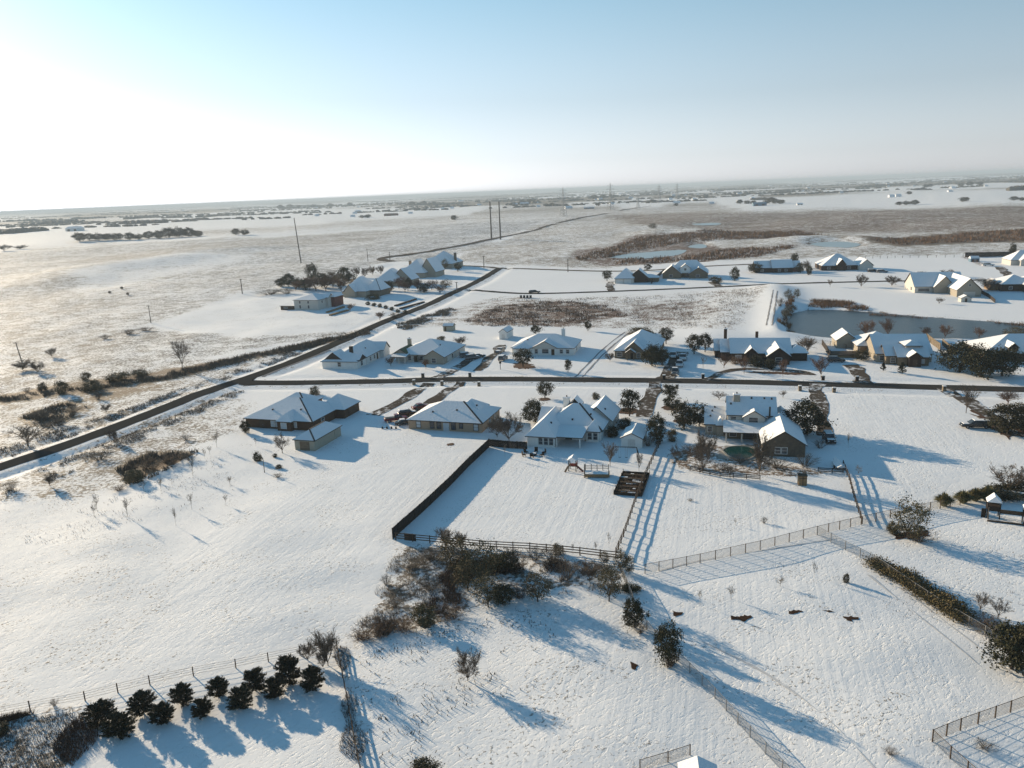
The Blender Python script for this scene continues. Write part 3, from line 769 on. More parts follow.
house('tan_brick_house', 'tan brick ranch house with one wide hip roof beside the parked red truck', 'house', (400 + 688 / 8.533, 390 + 285 / 8.533, 2.5), -18, [
    dict(b=(-19.1, 0, .4, 14.2), e=2.5, r=5.7, wall='tan', cap=1, capw=.42, vents=[(-3, 6), (-7.5, 4), (-13.5, 3)],
         win=[('f', 2.7, 1.3, 1.1, 1.5, 'blind', 'fascia'), ('f', 6.3, 1.3, 1.0, 1.5, None, 'fascia'), ('f', 8.1, 1.3, 1.0, 1.5, None, 'fascia'), ('f', 11.9, 1.3, 1.0, 1.6, None, 'fascia'), ('f', 13.9, 1.45, .8, 1.1, None, 'fascia'), ('f', 17.7, 1.3, 1.1, 1.5, 'blind', 'fascia'), ('r', 6, 1.4, 1.0, 1.3), ('r', 10, 1.4, 1.0, 1.3)],
         door=[('f', 10.0, 1.02, 1.5, 2.05, 'blind')]),
    dict(b=(-9, -2.4, 6, 13), e=3.6, r=5.9, wall='tan', oh=.2)])
t = house('white_house', 'white house with steep many faced snow roof and covered back patio, behind the swing set', 'house', (520 + 40 / 6.827, 395 + 285 / 6.827, 2.5), -18, [
    dict(b=(0, 6.3, 1.0, 18), e=2.5, r=5.8, wall='white', k='hip', vents=[(4.6, 5)], win=[('f', 3.1, 1.35, .9, 1.5), ('f', 4.35, 1.35, .9, 1.5), ('f', 5.55, 1.35, .9, 1.5)]),
    dict(b=(1.5, 15.5, 7.5, 20), e=2.5, r=7.0, wall='white', k='hip', cap=1, capw=.4, vents=[(8.5, 9.5), (12.5, 11)], door=[('f', 6.5, 1.05, 1.6, 2.1, 'glass'), ], win=[('f', 8.6, 1.3, 1.2, 1.5)]),
    dict(b=(6.3, 12.2, 1.6, 7.4), e=2.55, r=3.4, k='lean', wall='white', open=[(6.6, 1.8), (11.9, 1.8)]),
    dict(b=(12.3, 15.2, 6.7, 11), e=2.5, r=4.7, wall='white', oh=.35, hipf=.95, win=[('f', .8, 1.3, .9, 1.5), ('f', 2.1, 1.3, .9, 1.5), ('r', 2, 1.3, .9, 1.4)]),
    dict(b=(9.5, 16.4, 15.5, 26), e=2.5, r=5.9, k='gy', wall='cream', vents=[(14.5, 18)], win=[('r', 6, 1.3, 1.2, 1.3)]),
    dict(b=(6.3, 8.9, 15.6, 18.4), e=6.0, r=7.7, k='gy', wall='fascia', z=4.0, oh=.3),
    dict(b=(-.2, 5, 12, 20), e=2.5, r=5.2, k='gx', wall='white')])
chimney(t, 5.6, 16.2, 4, 7.6, 1.5, 'white')
house('garden_shed', 'white garden shed with double doors and gabled snow roof behind the swing set', 'shed', (520 + 745 / 6.827, 395 + 268 / 6.827, 2.4), -18, [
    dict(b=(-1.4, 3.2, -2.2, 5.2), e=2.3, r=3.5, k='gy', wall='white', oh=.25, door=[('f', 1.85, .98, .8, 1.95, 'trim'), ('f', 2.7, .98, .8, 1.95, 'trim')])])
t = house('two_storey_house', 'two storey cream house with dormer, long porch roof and a pool behind', 'house', (690 + 237 / 6.4, 385 + 188 / 6.4, 5.0), -14, [
    dict(b=(.2, 10.6, .3, 11), e=4.9, r=7.9, k='gx', wall='cream', oh=.35, cap=0, vents=[(5.5, 5.0), (8.3, 5.0), (.9, 3.2), (2.6, 5.2), (9.9, 4.9)], win=[('f', 1.2, 4.1, 1.2, .7), ('f', 9.2, 4.1, 1.0, .9)]),
    dict(b=(3.6, 8.2, -.8, 5), e=4.7, r=6.3, k='gy', wall='cream', oh=.3, win=[('f', 2.1, 4.1, 1.9, 1.1)]),
    dict(b=(-.4, 10.2, -5.4, .2), e=2.6, r=3.7, k='lean', wall='cream', open=[(-.2, -5.2), (3.1, -5.2), (6.4, -5.2), (9.8, -5.2)]),
    dict(b=(-.3, 10.2, -2.2, .2), e=2.8, r=3.2, k='lean', wall='greystone', noroof=True, door=[('f', 5, 1.05, 2.2, 2.1, 'glass')], win=[('f', 1.6, 1.3, 1.4, 1.4), ('f', 8.4, 1.3, 1.4, 1.4)]),
    dict(b=(-4.7, -.5, .2, 14), e=2.6, r=5.0, k='gx', wall='stone', oh=.3, vents=[(-3.6, 3), (-3.2, 5), (-2.6, 6.5)], win=[('f', 1.0, 1.4, .9, 1.2)]),
    dict(b=(-2.2, -.6, -.7, 3), e=2.6, r=4.1, k='hip', wall='stone', oh=.25),
    dict(b=(10.4, 13.8, 1, 9), e=3.2, r=5.4, k='hip', wall='cream'),
    dict(b=(7.0, 15.4, -13.4, 0), e=2.7, r=5.6, k='gy', wall='shadedstone', oh=.35, win=[('f', 3.0, 1.3, 1.0, 1.3), ('f', 4.3, 1.3, 1.0, 1.3)])])
chimney(t, 2.2, 4.4, 5, 8.6, 1.4, 'stone')
extra(t, 'downspout', 'fascia', [((9.2, .05, 5.9), (.35, .35, 2.2))])

# --- middle row along the street
o_, s_ = (310, 325), 6.024
t = house('l_shaped_house', 'l shaped white house with dark gable triangles, first house past the road corner', 'house', (310 + 85 / s_, 325 + 210 / s_, 2.5), -14, [
    dict(b=(.5, 13.2, -2.6, 5.6), e=2.6, r=4.9, k='hip', wall='white', win=[('f', 6.3, 1.5, 1.1, 1.3), ('r', 3.8, 1.3, 1.4, 1.5)]),
    dict(b=(1.2, 7.6, -2.0, 4), e=3.0, r=5.6, k='gy', wall='fascia', z=2.7, oh=.2),
    dict(b=(10.6, 13.9, -2.0, 3), e=3.0, r=4.5, k='gx', wall='fascia', z=2.6, oh=.2),
    dict(b=(3.0, 13.5, 5, 23), e=2.7, r=6.4, k='hip', wall='white', vents=[(11, 10)], win=[('r', 3, 1.4, 1.0, 1.3), ('r', 6.5, 1.4, 1.0, 1.3), ('r', 12, 1.4, 1.2, 1.3), ('r', 14.6, 1.4, 1.2, 1.3)], door=[('r', 9, 1.05, 1.1, 2.1)]),
    dict(b=(9, 14.9, 16.5, 22), e=2.7, r=5.3, k='gx', wall='white', oh=.35)])
chimney(t, 9.2, 2.4, 3.5, 6.8, 1.1, 'fascia', cap=False)
t = house('green_gable_house', 'house with bare green shingle roof end and stone gable, right of the l shaped house', 'house', (310 + 485 / s_, 325 + 190 / s_, 2.5), -16, [
    dict(b=(.3, 19.4, 3.6, 22), e=2.6, r=6.5, k='hip', wall='cream', vents=[(15, 9)], win=[('f', 5.2, 1.3, 1.1, 1.4), ('f', 9.5, 1.3, 1.1, 1.4), ('r', 5, 1.3, 1.2, 1.3), ('r', 12, 1.3, 1.2, 1.3)], door=[('f', 7.4, 1.05, 1.2, 2.1, 'wood')]),
    dict(b=(12.2, 19.3, .2, 9), e=2.6, r=5.0, k='gy', wall='stone', win=[('f', 3.5, 1.35, 1.5, 1.5)]),
    dict(b=(.2, 5.2, .4, 3.5), e=2.4, r=3.0, k='lean', open=[(.4, .6), (2.7, .6), (5.0, .6)]),
    dict(b=(-.3, 4.8, 3.4, 12), e=2.75, r=4.6, k='gy', wall='stone', roof='green', z=2.5, oh=.5)])
chimney(t, 1.6, 13.5, 3, 6.2, 1.2, 'stone')
house('long_ranch_house', 'long low white ranch house with central gable, behind the single round live oak', 'house', (490 + 105 / 4.876, 320 + 135 / 4.876, 2.5), -15, [
    dict(b=(.2, 22, 0, 15.5), e=2.6, r=6.2, k='hip', wall='white', vents=[(5, 4)], win=[('f', 8.7, 1.3, 1.0, 1.5), ('f', 11.9, 1.35, 2.2, 1.4), ('f', 17.6, 1.35, 1.0, 1.3), ('f', 19.8, 1.35, 1.0, 1.3), ('r', 6, 1.3, 1.0, 1.3)], door=[('f', 14.6, 1.05, 1.1, 2.1, 'wood')]),
    dict(b=(7.8, 16.2, -.5, 9), e=2.7, r=5.1, k='gy', wall='cream', z=2.45, oh=.4),
    dict(b=(1.0, 6.4, -1.2, 6), e=2.5, r=4.1, k='hip', wall='white')])
chimney(bpy.data.objects['long_ranch_house'], 16.8, 9.6, 4, 7.5, 1.2, 'white')
house('gabled_stone_house', 'stone house with tall front entry gable beside the four parked pickups', 'house', (490 + 605 / 4.876, 320 + 150 / 4.876, 2.5), -17, [
    dict(b=(.2, 14.4, 0, 22), e=2.6, r=7.4, k='hip', wall='greystone', win=[('f', 1.6, 1.35, 1.6, 1.4), ('r', 4, 1.3, 1.2, 1.3)], cap=0),
    dict(b=(4.0, 9.6, -1.4, 8), e=3.2, r=6.0, k='gy', wall='greystone', oh=.4, win=[('f', 4.4, 1.4, 1.0, 1.6)], door=[('f', 2.4, 1.1, 1.3, 2.2, 'wood_dark')]),
    dict(b=(4.6, 7.2, -3.0, -1.5), e=2.6, r=3.9, k='gy', wall='greystone', open=[(4.8, -2.8), (7.0, -2.8)])])
t = house('dark_gables_house', 'wide dark brick house with two snowy front gables, left of the pond', 'house', (700 + 235 / 7.314, 320 + 245 / 7.314, 2.5), -12, [
    dict(b=(-.2, 18, 0, 14.8), e=2.6, r=6.2, k='gx', wall='darkbrick', oh=.5, win=[('f', 2.2, 1.3, 1.8, 1.3, 'blind')]),
    dict(b=(4.2, 7.6, -1.0, 7), e=2.7, r=4.6, k='gy', wall='darkbrick', door=[('f', 1.7, 1.1, 1.2, 2.2)]),
    dict(b=(10.4, 17, -5.2, 7), e=2.7, r=5.5, k='gy', wall='darkbrick', win=[('f', 3.3, 1.4, 1.8, 1.5)]),
    dict(b=(17, 23, .5, 8), e=2.6, r=4.6, k='hip', wall='darkbrick', gdoor=[('f', 3.2, 1.1, 4.6, 2.1, 'wood_dark')]),
    dict(b=(-3.2, .6, 2, 16), e=2.6, r=5.6, k='gx', wall='darkbrick'),
    dict(b=(-5, -2.0, 5, 18), e=2.5, r=5.2, k='gx', wall='darkbrick')])
chimney(t, -1.5, 12, 4, 8.4, 1.0, 'darkbrick'); chimney(t, 8.5, 11, 5, 7.6, .9, 'darkbrick', cap=False)
t = house('stepped_roof_house', 'stone house with stepped overlapping snow roofs at the pond edge, by the oak clump', 'house', (840 + 90 / 5.565, 325 + 115 / 5.565, 2.5), -12, [
    dict(b=(.3, 14, -1, 13), e=2.7, r=6.2, k='hip', wall='stone', gdoor=[('f', 3, 1.1, 4.4, 2.1, 'wood_tan')]),
    dict(b=(-4.5, 2, 8, 17), e=2.7, r=5.4, k='gy', wall='stone'),
    dict(b=(3.2, 19, -13.5, 3), e=2.7, r=7.2, k='gx', wall='stone', off=.55, win=[('f', 1.5, 1.3, 1.1, 1.4)]),
    dict(b=(5.2, 12, -16.8, -8), e=2.7, r=5.4, k='gx', wall='greystone', win=[('f', 2, 1.3, 1.2, 1.4)]),
    dict(b=(8.2, 16.8, -18.6, -9), e=2.7, r=5.0, k='gx', wall='greystone', win=[('f', 6.2, 1.35, 2.2, 1.2, 'blind')]),
    dict(b=(11.2, 15.2, -14.4, -9), e=5.4, r=6.6, k='hip', wall='cream', z=3.2, oh=.6),
    dict(b=(10.8, 14.2, -20.4, -17), e=3.0, r=4.6, k='gy', wall='darkbrick', door=[('f', 1.7, 1.15, 1.2, 2.2)]),
    dict(b=(13, 20.3, -6, 3), e=2.7, r=5.0, k='hip', wall='stone')])
house('oak_screened_house', 'dark walled house with wide snow roof half hidden by the dark oak clump', 'house', (840 + 720 / 5.565, 325 + 110 / 5.565, 2.5), -12, [
    dict(b=(0, 24, -14, 4), e=2.7, r=7.0, k='hip', wall='darkbrick', win=[('f', 4, 1.4, 1.4, 1.4)]),
    dict(b=(6.5, 9, -13.4, -8), e=4.3, r=5.7, k='gy', wall='darkbrick', z=3, oh=.3), dict(b=(13, 16, -13.4, -8), e=4.3, r=5.7, k='gy', wall='darkbrick', z=3, oh=.3)])
# sheds
house('white_shed', 'small white shed with sunlit snowy roof left behind the ranch house', 'shed', (490 + 45 / 4.876, 320 + 95 / 4.876, 0), -18, [
    dict(b=(0, 3.2, .2, 8.0), e=2.9, r=4.3, k='gy', wall='white', oh=.2, door=[('f', 1.6, 1.0, 1.2, 2.0, 'trim')])])
house('storage_hut', 'lone tan storage hut with flat pitched snow roof out in the back pasture', 'shed', (310 + 803 / s_, 325 + 38 / s_, 0), -14, [
    dict(b=(0, 4.2, 0, 3.6), e=2.3, r=3.2, k='gx', wall='sage', oh=.2, door=[('f', 1.0, .95, .8, 1.9)])])
# --- upper street, right
house('steep_gable_house', 'cream house with two steep gables and small shed above the pond', 'house', (824 + 318 / 3.49, 230 + 205 / 3.49, 2.6), -12, [
    dict(b=(1, 23, 4, 22), e=3.0, r=9.0, k='gx', wall='cream', oh=.4, win=[('f', 4, 1.4, 5, 1.4), ('l', 6, 1.4, 2, 1.4)]),
    dict(b=(9.0, 18.0, 1.5, 13), e=3.0, r=8.2, k='gy', wall='stone', oh=.4),
    dict(b=(14.8, 25.0, -12, 12), e=3.2, r=8.6, k='gy', wall='stone', oh=.4, win=[('f', 5.2, 5.4, .9, .9)], gdoor=[('f', 5.2, 1.2, 5, 2.2, 'cream')])])
house('tiny_pond_shed', 'tiny white shed in the snow in front of the steep gable house', 'shed', (824 + 478 / 3.49, 230 + 252 / 3.49, 0), -12, [
    dict(b=(0, 4.2, 0, 4), e=1.8, r=3.0, k='gy', wall='cream', oh=.2, door=[('f', 2, .85, .9, 1.6)])])
house('dark_eaves_house', 'dark walled house with sunlit roof end at the right edge above the pond', 'house', (824 + 603 / 3.49, 230 + 190 / 3.49, 2.6), -12, [
    dict(b=(0, 15, -6, 10), e=3.4, r=7.2, k='hip', wall='darkbrick', win=[('f', 4, 1.6, 1.4, 1.4)]),
    dict(b=(9, 22, -12, 8), e=3.4, r=7.5, k='hip', wall='darkbrick', win=[('f', 5, 1.6, 1.6, 1.4)]), dict(b=(-3.5, .5, -2, 6), e=3.2, r=5.4, k='hip', wall='wood_tan')])
house('wide_hip_house', 'wide hip roofed dark house with pale garage gable, alone above the pond', 'house', (824 + 0, 230 + 125 / 3.49, 2.6), -9, [
    dict(b=(-2, 20, -4, 16), e=3.0, r=9.5, k='hip', wall='darkbrick', win=[('f', 4, 1.5, 1.6, 1.5), ('f', 16, 1.5, 1.6, 1.5)]),
    dict(b=(6.5, 11.5, -6.5, 6), e=3.6, r=7.2, k='gy', wall='darkbrick', door=[('f', 2.5, 1.2, 1.4, 2.3)]),
    dict(b=(19, 27, -8, 8), e=3.0, r=6.8, k='gy', wall='cream', gdoor=[('f', 4, 1.25, 4.8, 2.2, 'trim')])])
house('corner_edge_house', 'white gabled house by the dark privacy fence in the far right corner', 'house', (824 + 648 / 3.49, 230 + 108 / 3.49, 2.6), -12, [
    dict(b=(0, 26, -2, 12), e=3.2, r=8.6, k='hip', wall='cream', win=[('f', 6, 1.5, 1.5, 1.4)]), dict(b=(4, 12, -6, 6), e=3.2, r=6.5, k='gy', wall='cream')])
s_ = 3.938
house('near_left_upper_house', 'small hip roofed house with wide garage doors beside the round oak on the upper street', 'house', (460 + 610 / s_, 170 + 430 / s_, 2.6), -15, [
    dict(b=(0, 11, 0, 16), e=3.0, r=8.4, k='hip', wall='cream', gdoor=[('f', 2.6, 1.2, 4, 2.2, 'white'), ('f', 7.6, 1.2, 4, 2.2, 'white')]), dict(b=(8, 19, 4, 13), e=3.0, r=8.0, k='gy', wall='darkbrick'),
    dict(b=(14, 25, 6, 14), e=2.6, r=4.4, k='hip', wall='greystone')])
t = house('dormer_upper_house', 'tall stone house with white dormer and twin front gables on the upper street', 'house', (460 + 805 / s_, 170 + 410 / s_, 2.6), -14, [
    dict(b=(2, 26, 4, 18), e=3.0, r=10.0, k='hip', wall='greystone', win=[('f', 12, 1.6, 2, 1.5)]), dict(b=(-1, 10, -2, 10), e=3.0, r=8.0, k='gy', wall='greystone', win=[('f', 5, 1.6, 2, 1.6)]),
    dict(b=(15, 26, -3, 9), e=3.0, r=6.8, k='gy', wall='greystone', win=[('f', 5, 1.6, 2, 1.6)]), dict(b=(9.5, 15.5, 1, 9), e=6.0, r=8.6, k='gy', wall='white', z=3, win=[('f', 3, 5.2, 1.2, 1.2)])])
s_ = 3.16
house('blue_roof_upper_house', 'dark house with flat snowy front roof between evergreen bushes on the upper street', 'house', (700 + 175 / s_, 150 + 375 / s_, 2.6), -9, [
    dict(b=(0, 12, -1, 11), e=3.0, r=7.0, k='gx', wall='darkbrick', win=[('f', 4, 1.5, 1.6, 1.4)]), dict(b=(10, 22, -3, 10), e=3.0, r=7.6, k='gx', wall='darkbrick', win=[('f', 4, 1.5, 1.4, 1.4), ('f', 8, 1.5, 1.4, 1.4)]), dict(b=(21.5, 27, 0, 9), e=3.0, r=6.6, k='gx', wall='redbrown')])
# --- upper left group
s_ = 4.267; o_ = (240, 170)
house('flat_white_house', 'boxy two storey white house with red brown corner, in the open snow at left', 'house', (240 + 243 / s_, 170 + 555 / s_, 5.0), -18, [
    dict(b=(0, 14.2, -3, 14), e=5.2, r=7.6, k='hip', wall='cream', win=[('f', 3.5, 1.6, 1.0, 1.6), ('f', 8.5, 1.6, 1.0, 1.6), ('f', 3.5, 4.0, 1.0, 1.2), ('f', 8.5, 4.0, 1.0, 1.2), ('r', 4, 3.8, 1.2, 1.2)]),
    dict(b=(11.5, 15.5, 5.0, 10), e=5.4, r=7.2, k='gx', wall='cream'), dict(b=(14.4, 17.6, 8, 17), e=5.3, r=7.0, k='hip', wall='redbrown'),
    dict(b=(-9, -.4, -2, 4), e=2.0, r=2.5, k='lean', wall='wood', win=[('f', 3, 1, 2, .8)])])
house('tall_roof_house', 'brick house with very steep snow roof beside the flat white house', 'house', (240 + 435 / s_, 170 + 525 / s_, 2.6), -18, [
    dict(b=(0, 15.5, 0, 20), e=3.2, r=10.8, k='hip', wall='stone', cap=0, win=[('f', 4, 1.6, 2, 1.6)]), dict(b=(3, 10, -3, 8), e=3.2, r=7.5, k='gy', wall='stone'), dict(b=(13, 22, 5, 18), e=3.2, r=9.6, k='hip', wall='greystone', cap=1)])
chimney(bpy.data.objects['tall_roof_house'], 1.5, 10, 3, 9.5, 1.3, 'greystone')
house('second_steep_house', 'steep roofed house half hidden by shrubs, third up the road at left', 'house', (240 + 575 / s_, 170 + 480 / s_, 2.6), -18, [
    dict(b=(0, 16, 0, 20), e=3.4, r=10.8, k='hip', wall='stone'), dict(b=(8, 22, 8, 20), e=3.4, r=10.6, k='gy', wall='stone')])
house('third_steep_house', 'large pale house with twin peaked snow roof, fourth up the road at left', 'house', (240 + 685 / s_, 170 + 445 / s_, 2.6), -18, [
    dict(b=(0, 18, 0, 24), e=3.6, r=12.5, k='hip', wall='stone', win=[('f', 5, 1.8, 2, 1.6)]), dict(b=(12, 24, 6, 22), e=3.6, r=13.0, k='gy', wall='stone')])
chimney(bpy.data.objects['third_steep_house'], 1.5, 14, 3, 11, 1.6, 'greystone')
house('top_steep_house', 'steep pale roofed house with chimney, last before the road junction', 'house', (240 + 790 / s_, 170 + 410 / s_, 2.6), -18, [
    dict(b=(0, 22, 0, 24), e=3.6, r=12.5, k='hip', wall='stone', win=[('f', 5, 1.8, 2, 1.6)])])
chimney(bpy.data.objects['top_steep_house'], 20.5, 12, 3, 11, 1.8, 'greystone')
# bottom edge, only its roof corner shows
house('foreground_shed', 'snow covered shed roof corner at the bottom edge by the wire fence', 'shed', (690, 788, 0), -8, [
    dict(b=(-.9, 2.3, -3, .6), e=2.1, r=3.0, k='gy', wall='cream', oh=.25)])

# ------------------------------------------------------------------ vegetation prototypes (unit height, crown width 1)
def quad_at(mb, p, d, s, rs, tint, asp=1.0):
    n = Vector((rs.gauss(0, 1), rs.gauss(0, 1), rs.gauss(0, 1) + .4)).normalized()
    a = n.orthogonal().normalized(); a.rotate(Matrix.Rotation(rs.random() * 6.28, 3, n)); b = n.cross(a)
    a *= s * .5; b *= s * .5 * asp
    mb.add([p - a, p - b * .7, p + a, p + b], [(0, 1, 2, 3)], 0, tint)

def crown_mesh(name, mat, seed, n_cl, per, zc, rx, rz, leaf, spread, shape='round', top=None):
    rs = random.Random(seed); mb = MB()
    for c in range(n_cl):
        # clump centre on and inside an uneven shell
        while True:
            v = Vector((rs.uniform(-1, 1), rs.uniform(-1, 1), rs.uniform(-1, 1)))
            if .12 < v.length < 1: break
        k = (.55 + .45 * rs.random()) / v.length
        v *= k
        az = math.atan2(v.y, v.x)
        lob = 1 + .15 * math.sin(az * 3 + seed) + .11 * math.sin(az * 5 + seed * 2.1 + v.z * 3)
        x, y, z = v.x * rx * lob, v.y * rx * lob, zc + v.z * rz * (1 + .12 * math.sin(az * 2 + seed))
        if shape == 'cone':
            t = (v.z + 1) / 2; w = rx * (1.05 - .85 * t); x, y = v.x / max(.35, math.hypot(v.x, v.y)) * w * (.45 + .55 * rs.random()) , v.y / max(.35, math.hypot(v.x, v.y)) * w * (.45 + .55 * rs.random())
            z = zc + v.z * rz
        tint = rs.random() * .6
        cs = spread * rs.uniform(.6, 1.3)
        for q in range(per):
            p = Vector((x + rs.gauss(0, cs), y + rs.gauss(0, cs), max(.02, z + rs.gauss(0, cs * .75))))
            quad_at(mb, p, None, leaf * rs.uniform(.6, 1.4), rs, min(1, tint + rs.random() * .45 + .01), rs.uniform(.5, 1))
    return mb.mesh(name, mat)

def trunk_mesh(name, mat, seed, h0, h1, r, limbs=5, reach=.3):
    rs = random.Random(seed); mb = MB()
    mid = Vector((rs.uniform(-.02, .02), rs.uniform(-.02, .02), h0))
    mb.tube((0, 0, -.06), mid, r, r * .75, 7)
    for k in range(limbs):
        a = 6.28 * k / limbs + rs.random(); e = Vector((math.cos(a) * reach * rs.uniform(.5, 1), math.sin(a) * reach * rs.uniform(.5, 1), h1 * rs.uniform(.8, 1.1)))
        m2 = mid.lerp(e, .5) + Vector((0, 0, .03))
        mb.tube(mid, m2, r * .5, r * .34, 5); mb.tube(m2, e, r * .34, r * .12, 4)
    return mb.mesh(name, mat)

def bare_meshes(name, mat, seed, h0=.16, limbs=8, nsub=6, ntw=5, nfine=3, r=.016, twig=.0022, open_=.75):
    """short bole, limbs fanning out, side branches all along them, fine twigs at the rim"""
    rs = random.Random(seed); tr, cr = MB(), MB()
    def seg(mb, p, d, L, r0, r1, n, bend=.12):
        q = p + d * L * .5 + Vector((rs.gauss(0, L * bend), rs.gauss(0, L * bend), rs.gauss(0, L * bend * .5))); e = p + d * L
        t = .01 + rs.random() * .9
        mb.tube(p, q, r0, (r0 + r1) / 2, n, 0, False, t); mb.tube(q, e, (r0 + r1) / 2, r1, n, 0, False, t)
        return q, e
    def off(d, s):
        return (d + Vector((rs.gauss(0, s), rs.gauss(0, s), rs.gauss(.12, s * .6)))).normalized()
    top = Vector((rs.gauss(0, .01), rs.gauss(0, .01), h0)); tr.tube((0, 0, -.05), top, r, r * .8, 7)
    for i in range(limbs):
        a = 6.28 * i / limbs + rs.gauss(0, .25); lean = open_ * rs.uniform(.15, 1.0)
        d = Vector((math.cos(a) * lean, math.sin(a) * lean, 1)).normalized(); L = rs.uniform(.42, .62)
        st = Vector((0, 0, h0 * rs.uniform(.65, 1)))
        q, e = seg(tr, st, d, L, r * .6, r * .2, 5)
        for k in range(nsub):
            f = rs.uniform(.25, 1.0); p = (st.lerp(q, f * 2) if f < .5 else q.lerp(e, f * 2 - 1))
            d2 = off(d, .55); L2 = rs.uniform(.16, .30) * (1.25 - .4 * f); q2, e2 = seg(cr, p, d2, L2, r * .22, twig * 1.4, 3)
            for m in range(ntw):
                p3 = p.lerp(e2, rs.uniform(.2, 1)); d3 = off(d2, .6); L3 = rs.uniform(.07, .15); q3, e3 = seg(cr, p3, d3, L3, twig * 1.3, twig, 3)
                for w in range(nfine): p4 = p3.lerp(e3, rs.random()); cr.tube(p4, p4 + off(d3, .7) * rs.uniform(.04, .09), twig, twig * .7, 3, 0, False, .01 + rs.random() * .9)
    zs = max(v[2] for v in cr.v); ws = sorted(math.hypot(v[0], v[1]) for v in cr.v)[int(len(cr.v) * .985)]
    for m in (tr, cr): m.v = [(v[0] / ws * .5, v[1] / ws * .5, v[2] / zs if v[2] > 0 else v[2]) for v in m.v]
    return tr.mesh(name + '_trunk', mat), cr.mesh(name + '_crown', mat)

def spiky_crown(name, mat, seed, n, rx, zc, rz, ln, wd, per=60, cone=False):
    """conifer crown: pointed sprays standing out from an uneven body"""
    rs = random.Random(seed); mb = MB(); ph = [rs.random() * 6.28 for _ in range(4)]
    for k in range(n):                       # n branches, each clothed in pointed sprays
        zz = rs.random() ** 1.1; az = rs.random() * 6.28
        w = rx * ((1 - zz) ** .8 if cone else math.sin(math.pi * (.22 + .74 * zz)) ** .8) * rs.uniform(.84, 1.12)
        o = Vector((math.cos(az), math.sin(az), .25 + .9 * zz)).normalized(); c = Vector((0, 0, zc - rz + 1.75 * rz * zz)); tint = rs.random() * .5
        for q in range(per):
            f = rs.random() ** .6; p = c + o * w * f + Vector((rs.gauss(0, 1), rs.gauss(0, 1), rs.gauss(0, .7))) * .035 * (1.2 - f * .6)
            d = (o + Vector((rs.gauss(0, .5), rs.gauss(0, .5), rs.gauss(.1, .4)))).normalized(); sd = d.cross(Vector((rs.gauss(0, 1), rs.gauss(0, 1), rs.gauss(0, 1)))).normalized(); L = ln * rs.uniform(.5, 1.4)
            mb.add([p - d * L * .4, p + sd * wd * rs.uniform(.6, 1.3), p + d * L, p - sd * wd], [(0, 1, 2, 3)], 0, min(1, .01 + tint + rs.random() * .45))
    return mb.mesh(name, mat)

def stem_bush(name, mat, seed, stems=60, twigs=5, r=.006, lean=.8):
    rs = random.Random(seed); mb = MB()
    for k in range(stems):
        a = rs.random() * 6.28; l = rs.random() ** .6; b = Vector((math.cos(a) * .12 * rs.random(), math.sin(a) * .12 * rs.random(), -.03))
        e = Vector((math.cos(a) * .5 * l * lean / .8, math.sin(a) * .5 * l * lean / .8, rs.uniform(.6, 1.0) * (1 - .45 * l)))
        m = b.lerp(e, .5) + Vector((0, 0, .08)); tn = .01 + rs.random() * .95
        mb.tube(b, m, r, r * .8, 3, 0, False, tn); mb.tube(m, e, r * .8, r * .5, 3, 0, False, tn)
        for t in range(twigs):
            s = m.lerp(e, rs.random()); a2 = rs.random() * 6.28
            mb.tube(s, s + Vector((math.cos(a2) * .12, math.sin(a2) * .12, rs.uniform(.02, .16))), r * .6, r * .4, 3, 0, False, tn)
    return mb.mesh(name, mat)

def blade_bush(name, mat, seed, n=420):
    rs = random.Random(seed); mb = MB()
    for k in range(n):
        a = rs.random() * 6.28; l = rs.uniform(.15, 1); b = Vector((math.cos(a) * .1 * rs.random(), math.sin(a) * .1 * rs.random(), 0))
        tip = Vector((math.cos(a) * .5 * l, math.sin(a) * .5 * l, rs.uniform(.45, 1.0) * (1.05 - .6 * l)))
        m = b.lerp(tip, .6) + Vector((0, 0, .18)); sd = Vector((-math.sin(a), math.cos(a), 0)) * .014
        mb.add([b - sd, b + sd, m + sd, m - sd], [(0, 1, 2, 3)], 0, .01 + rs.random() * .9); mb.add([m - sd, m + sd, tip], [(0, 1, 2)], 0, .01 + rs.random() * .9)
    return mb.mesh(name, mat)

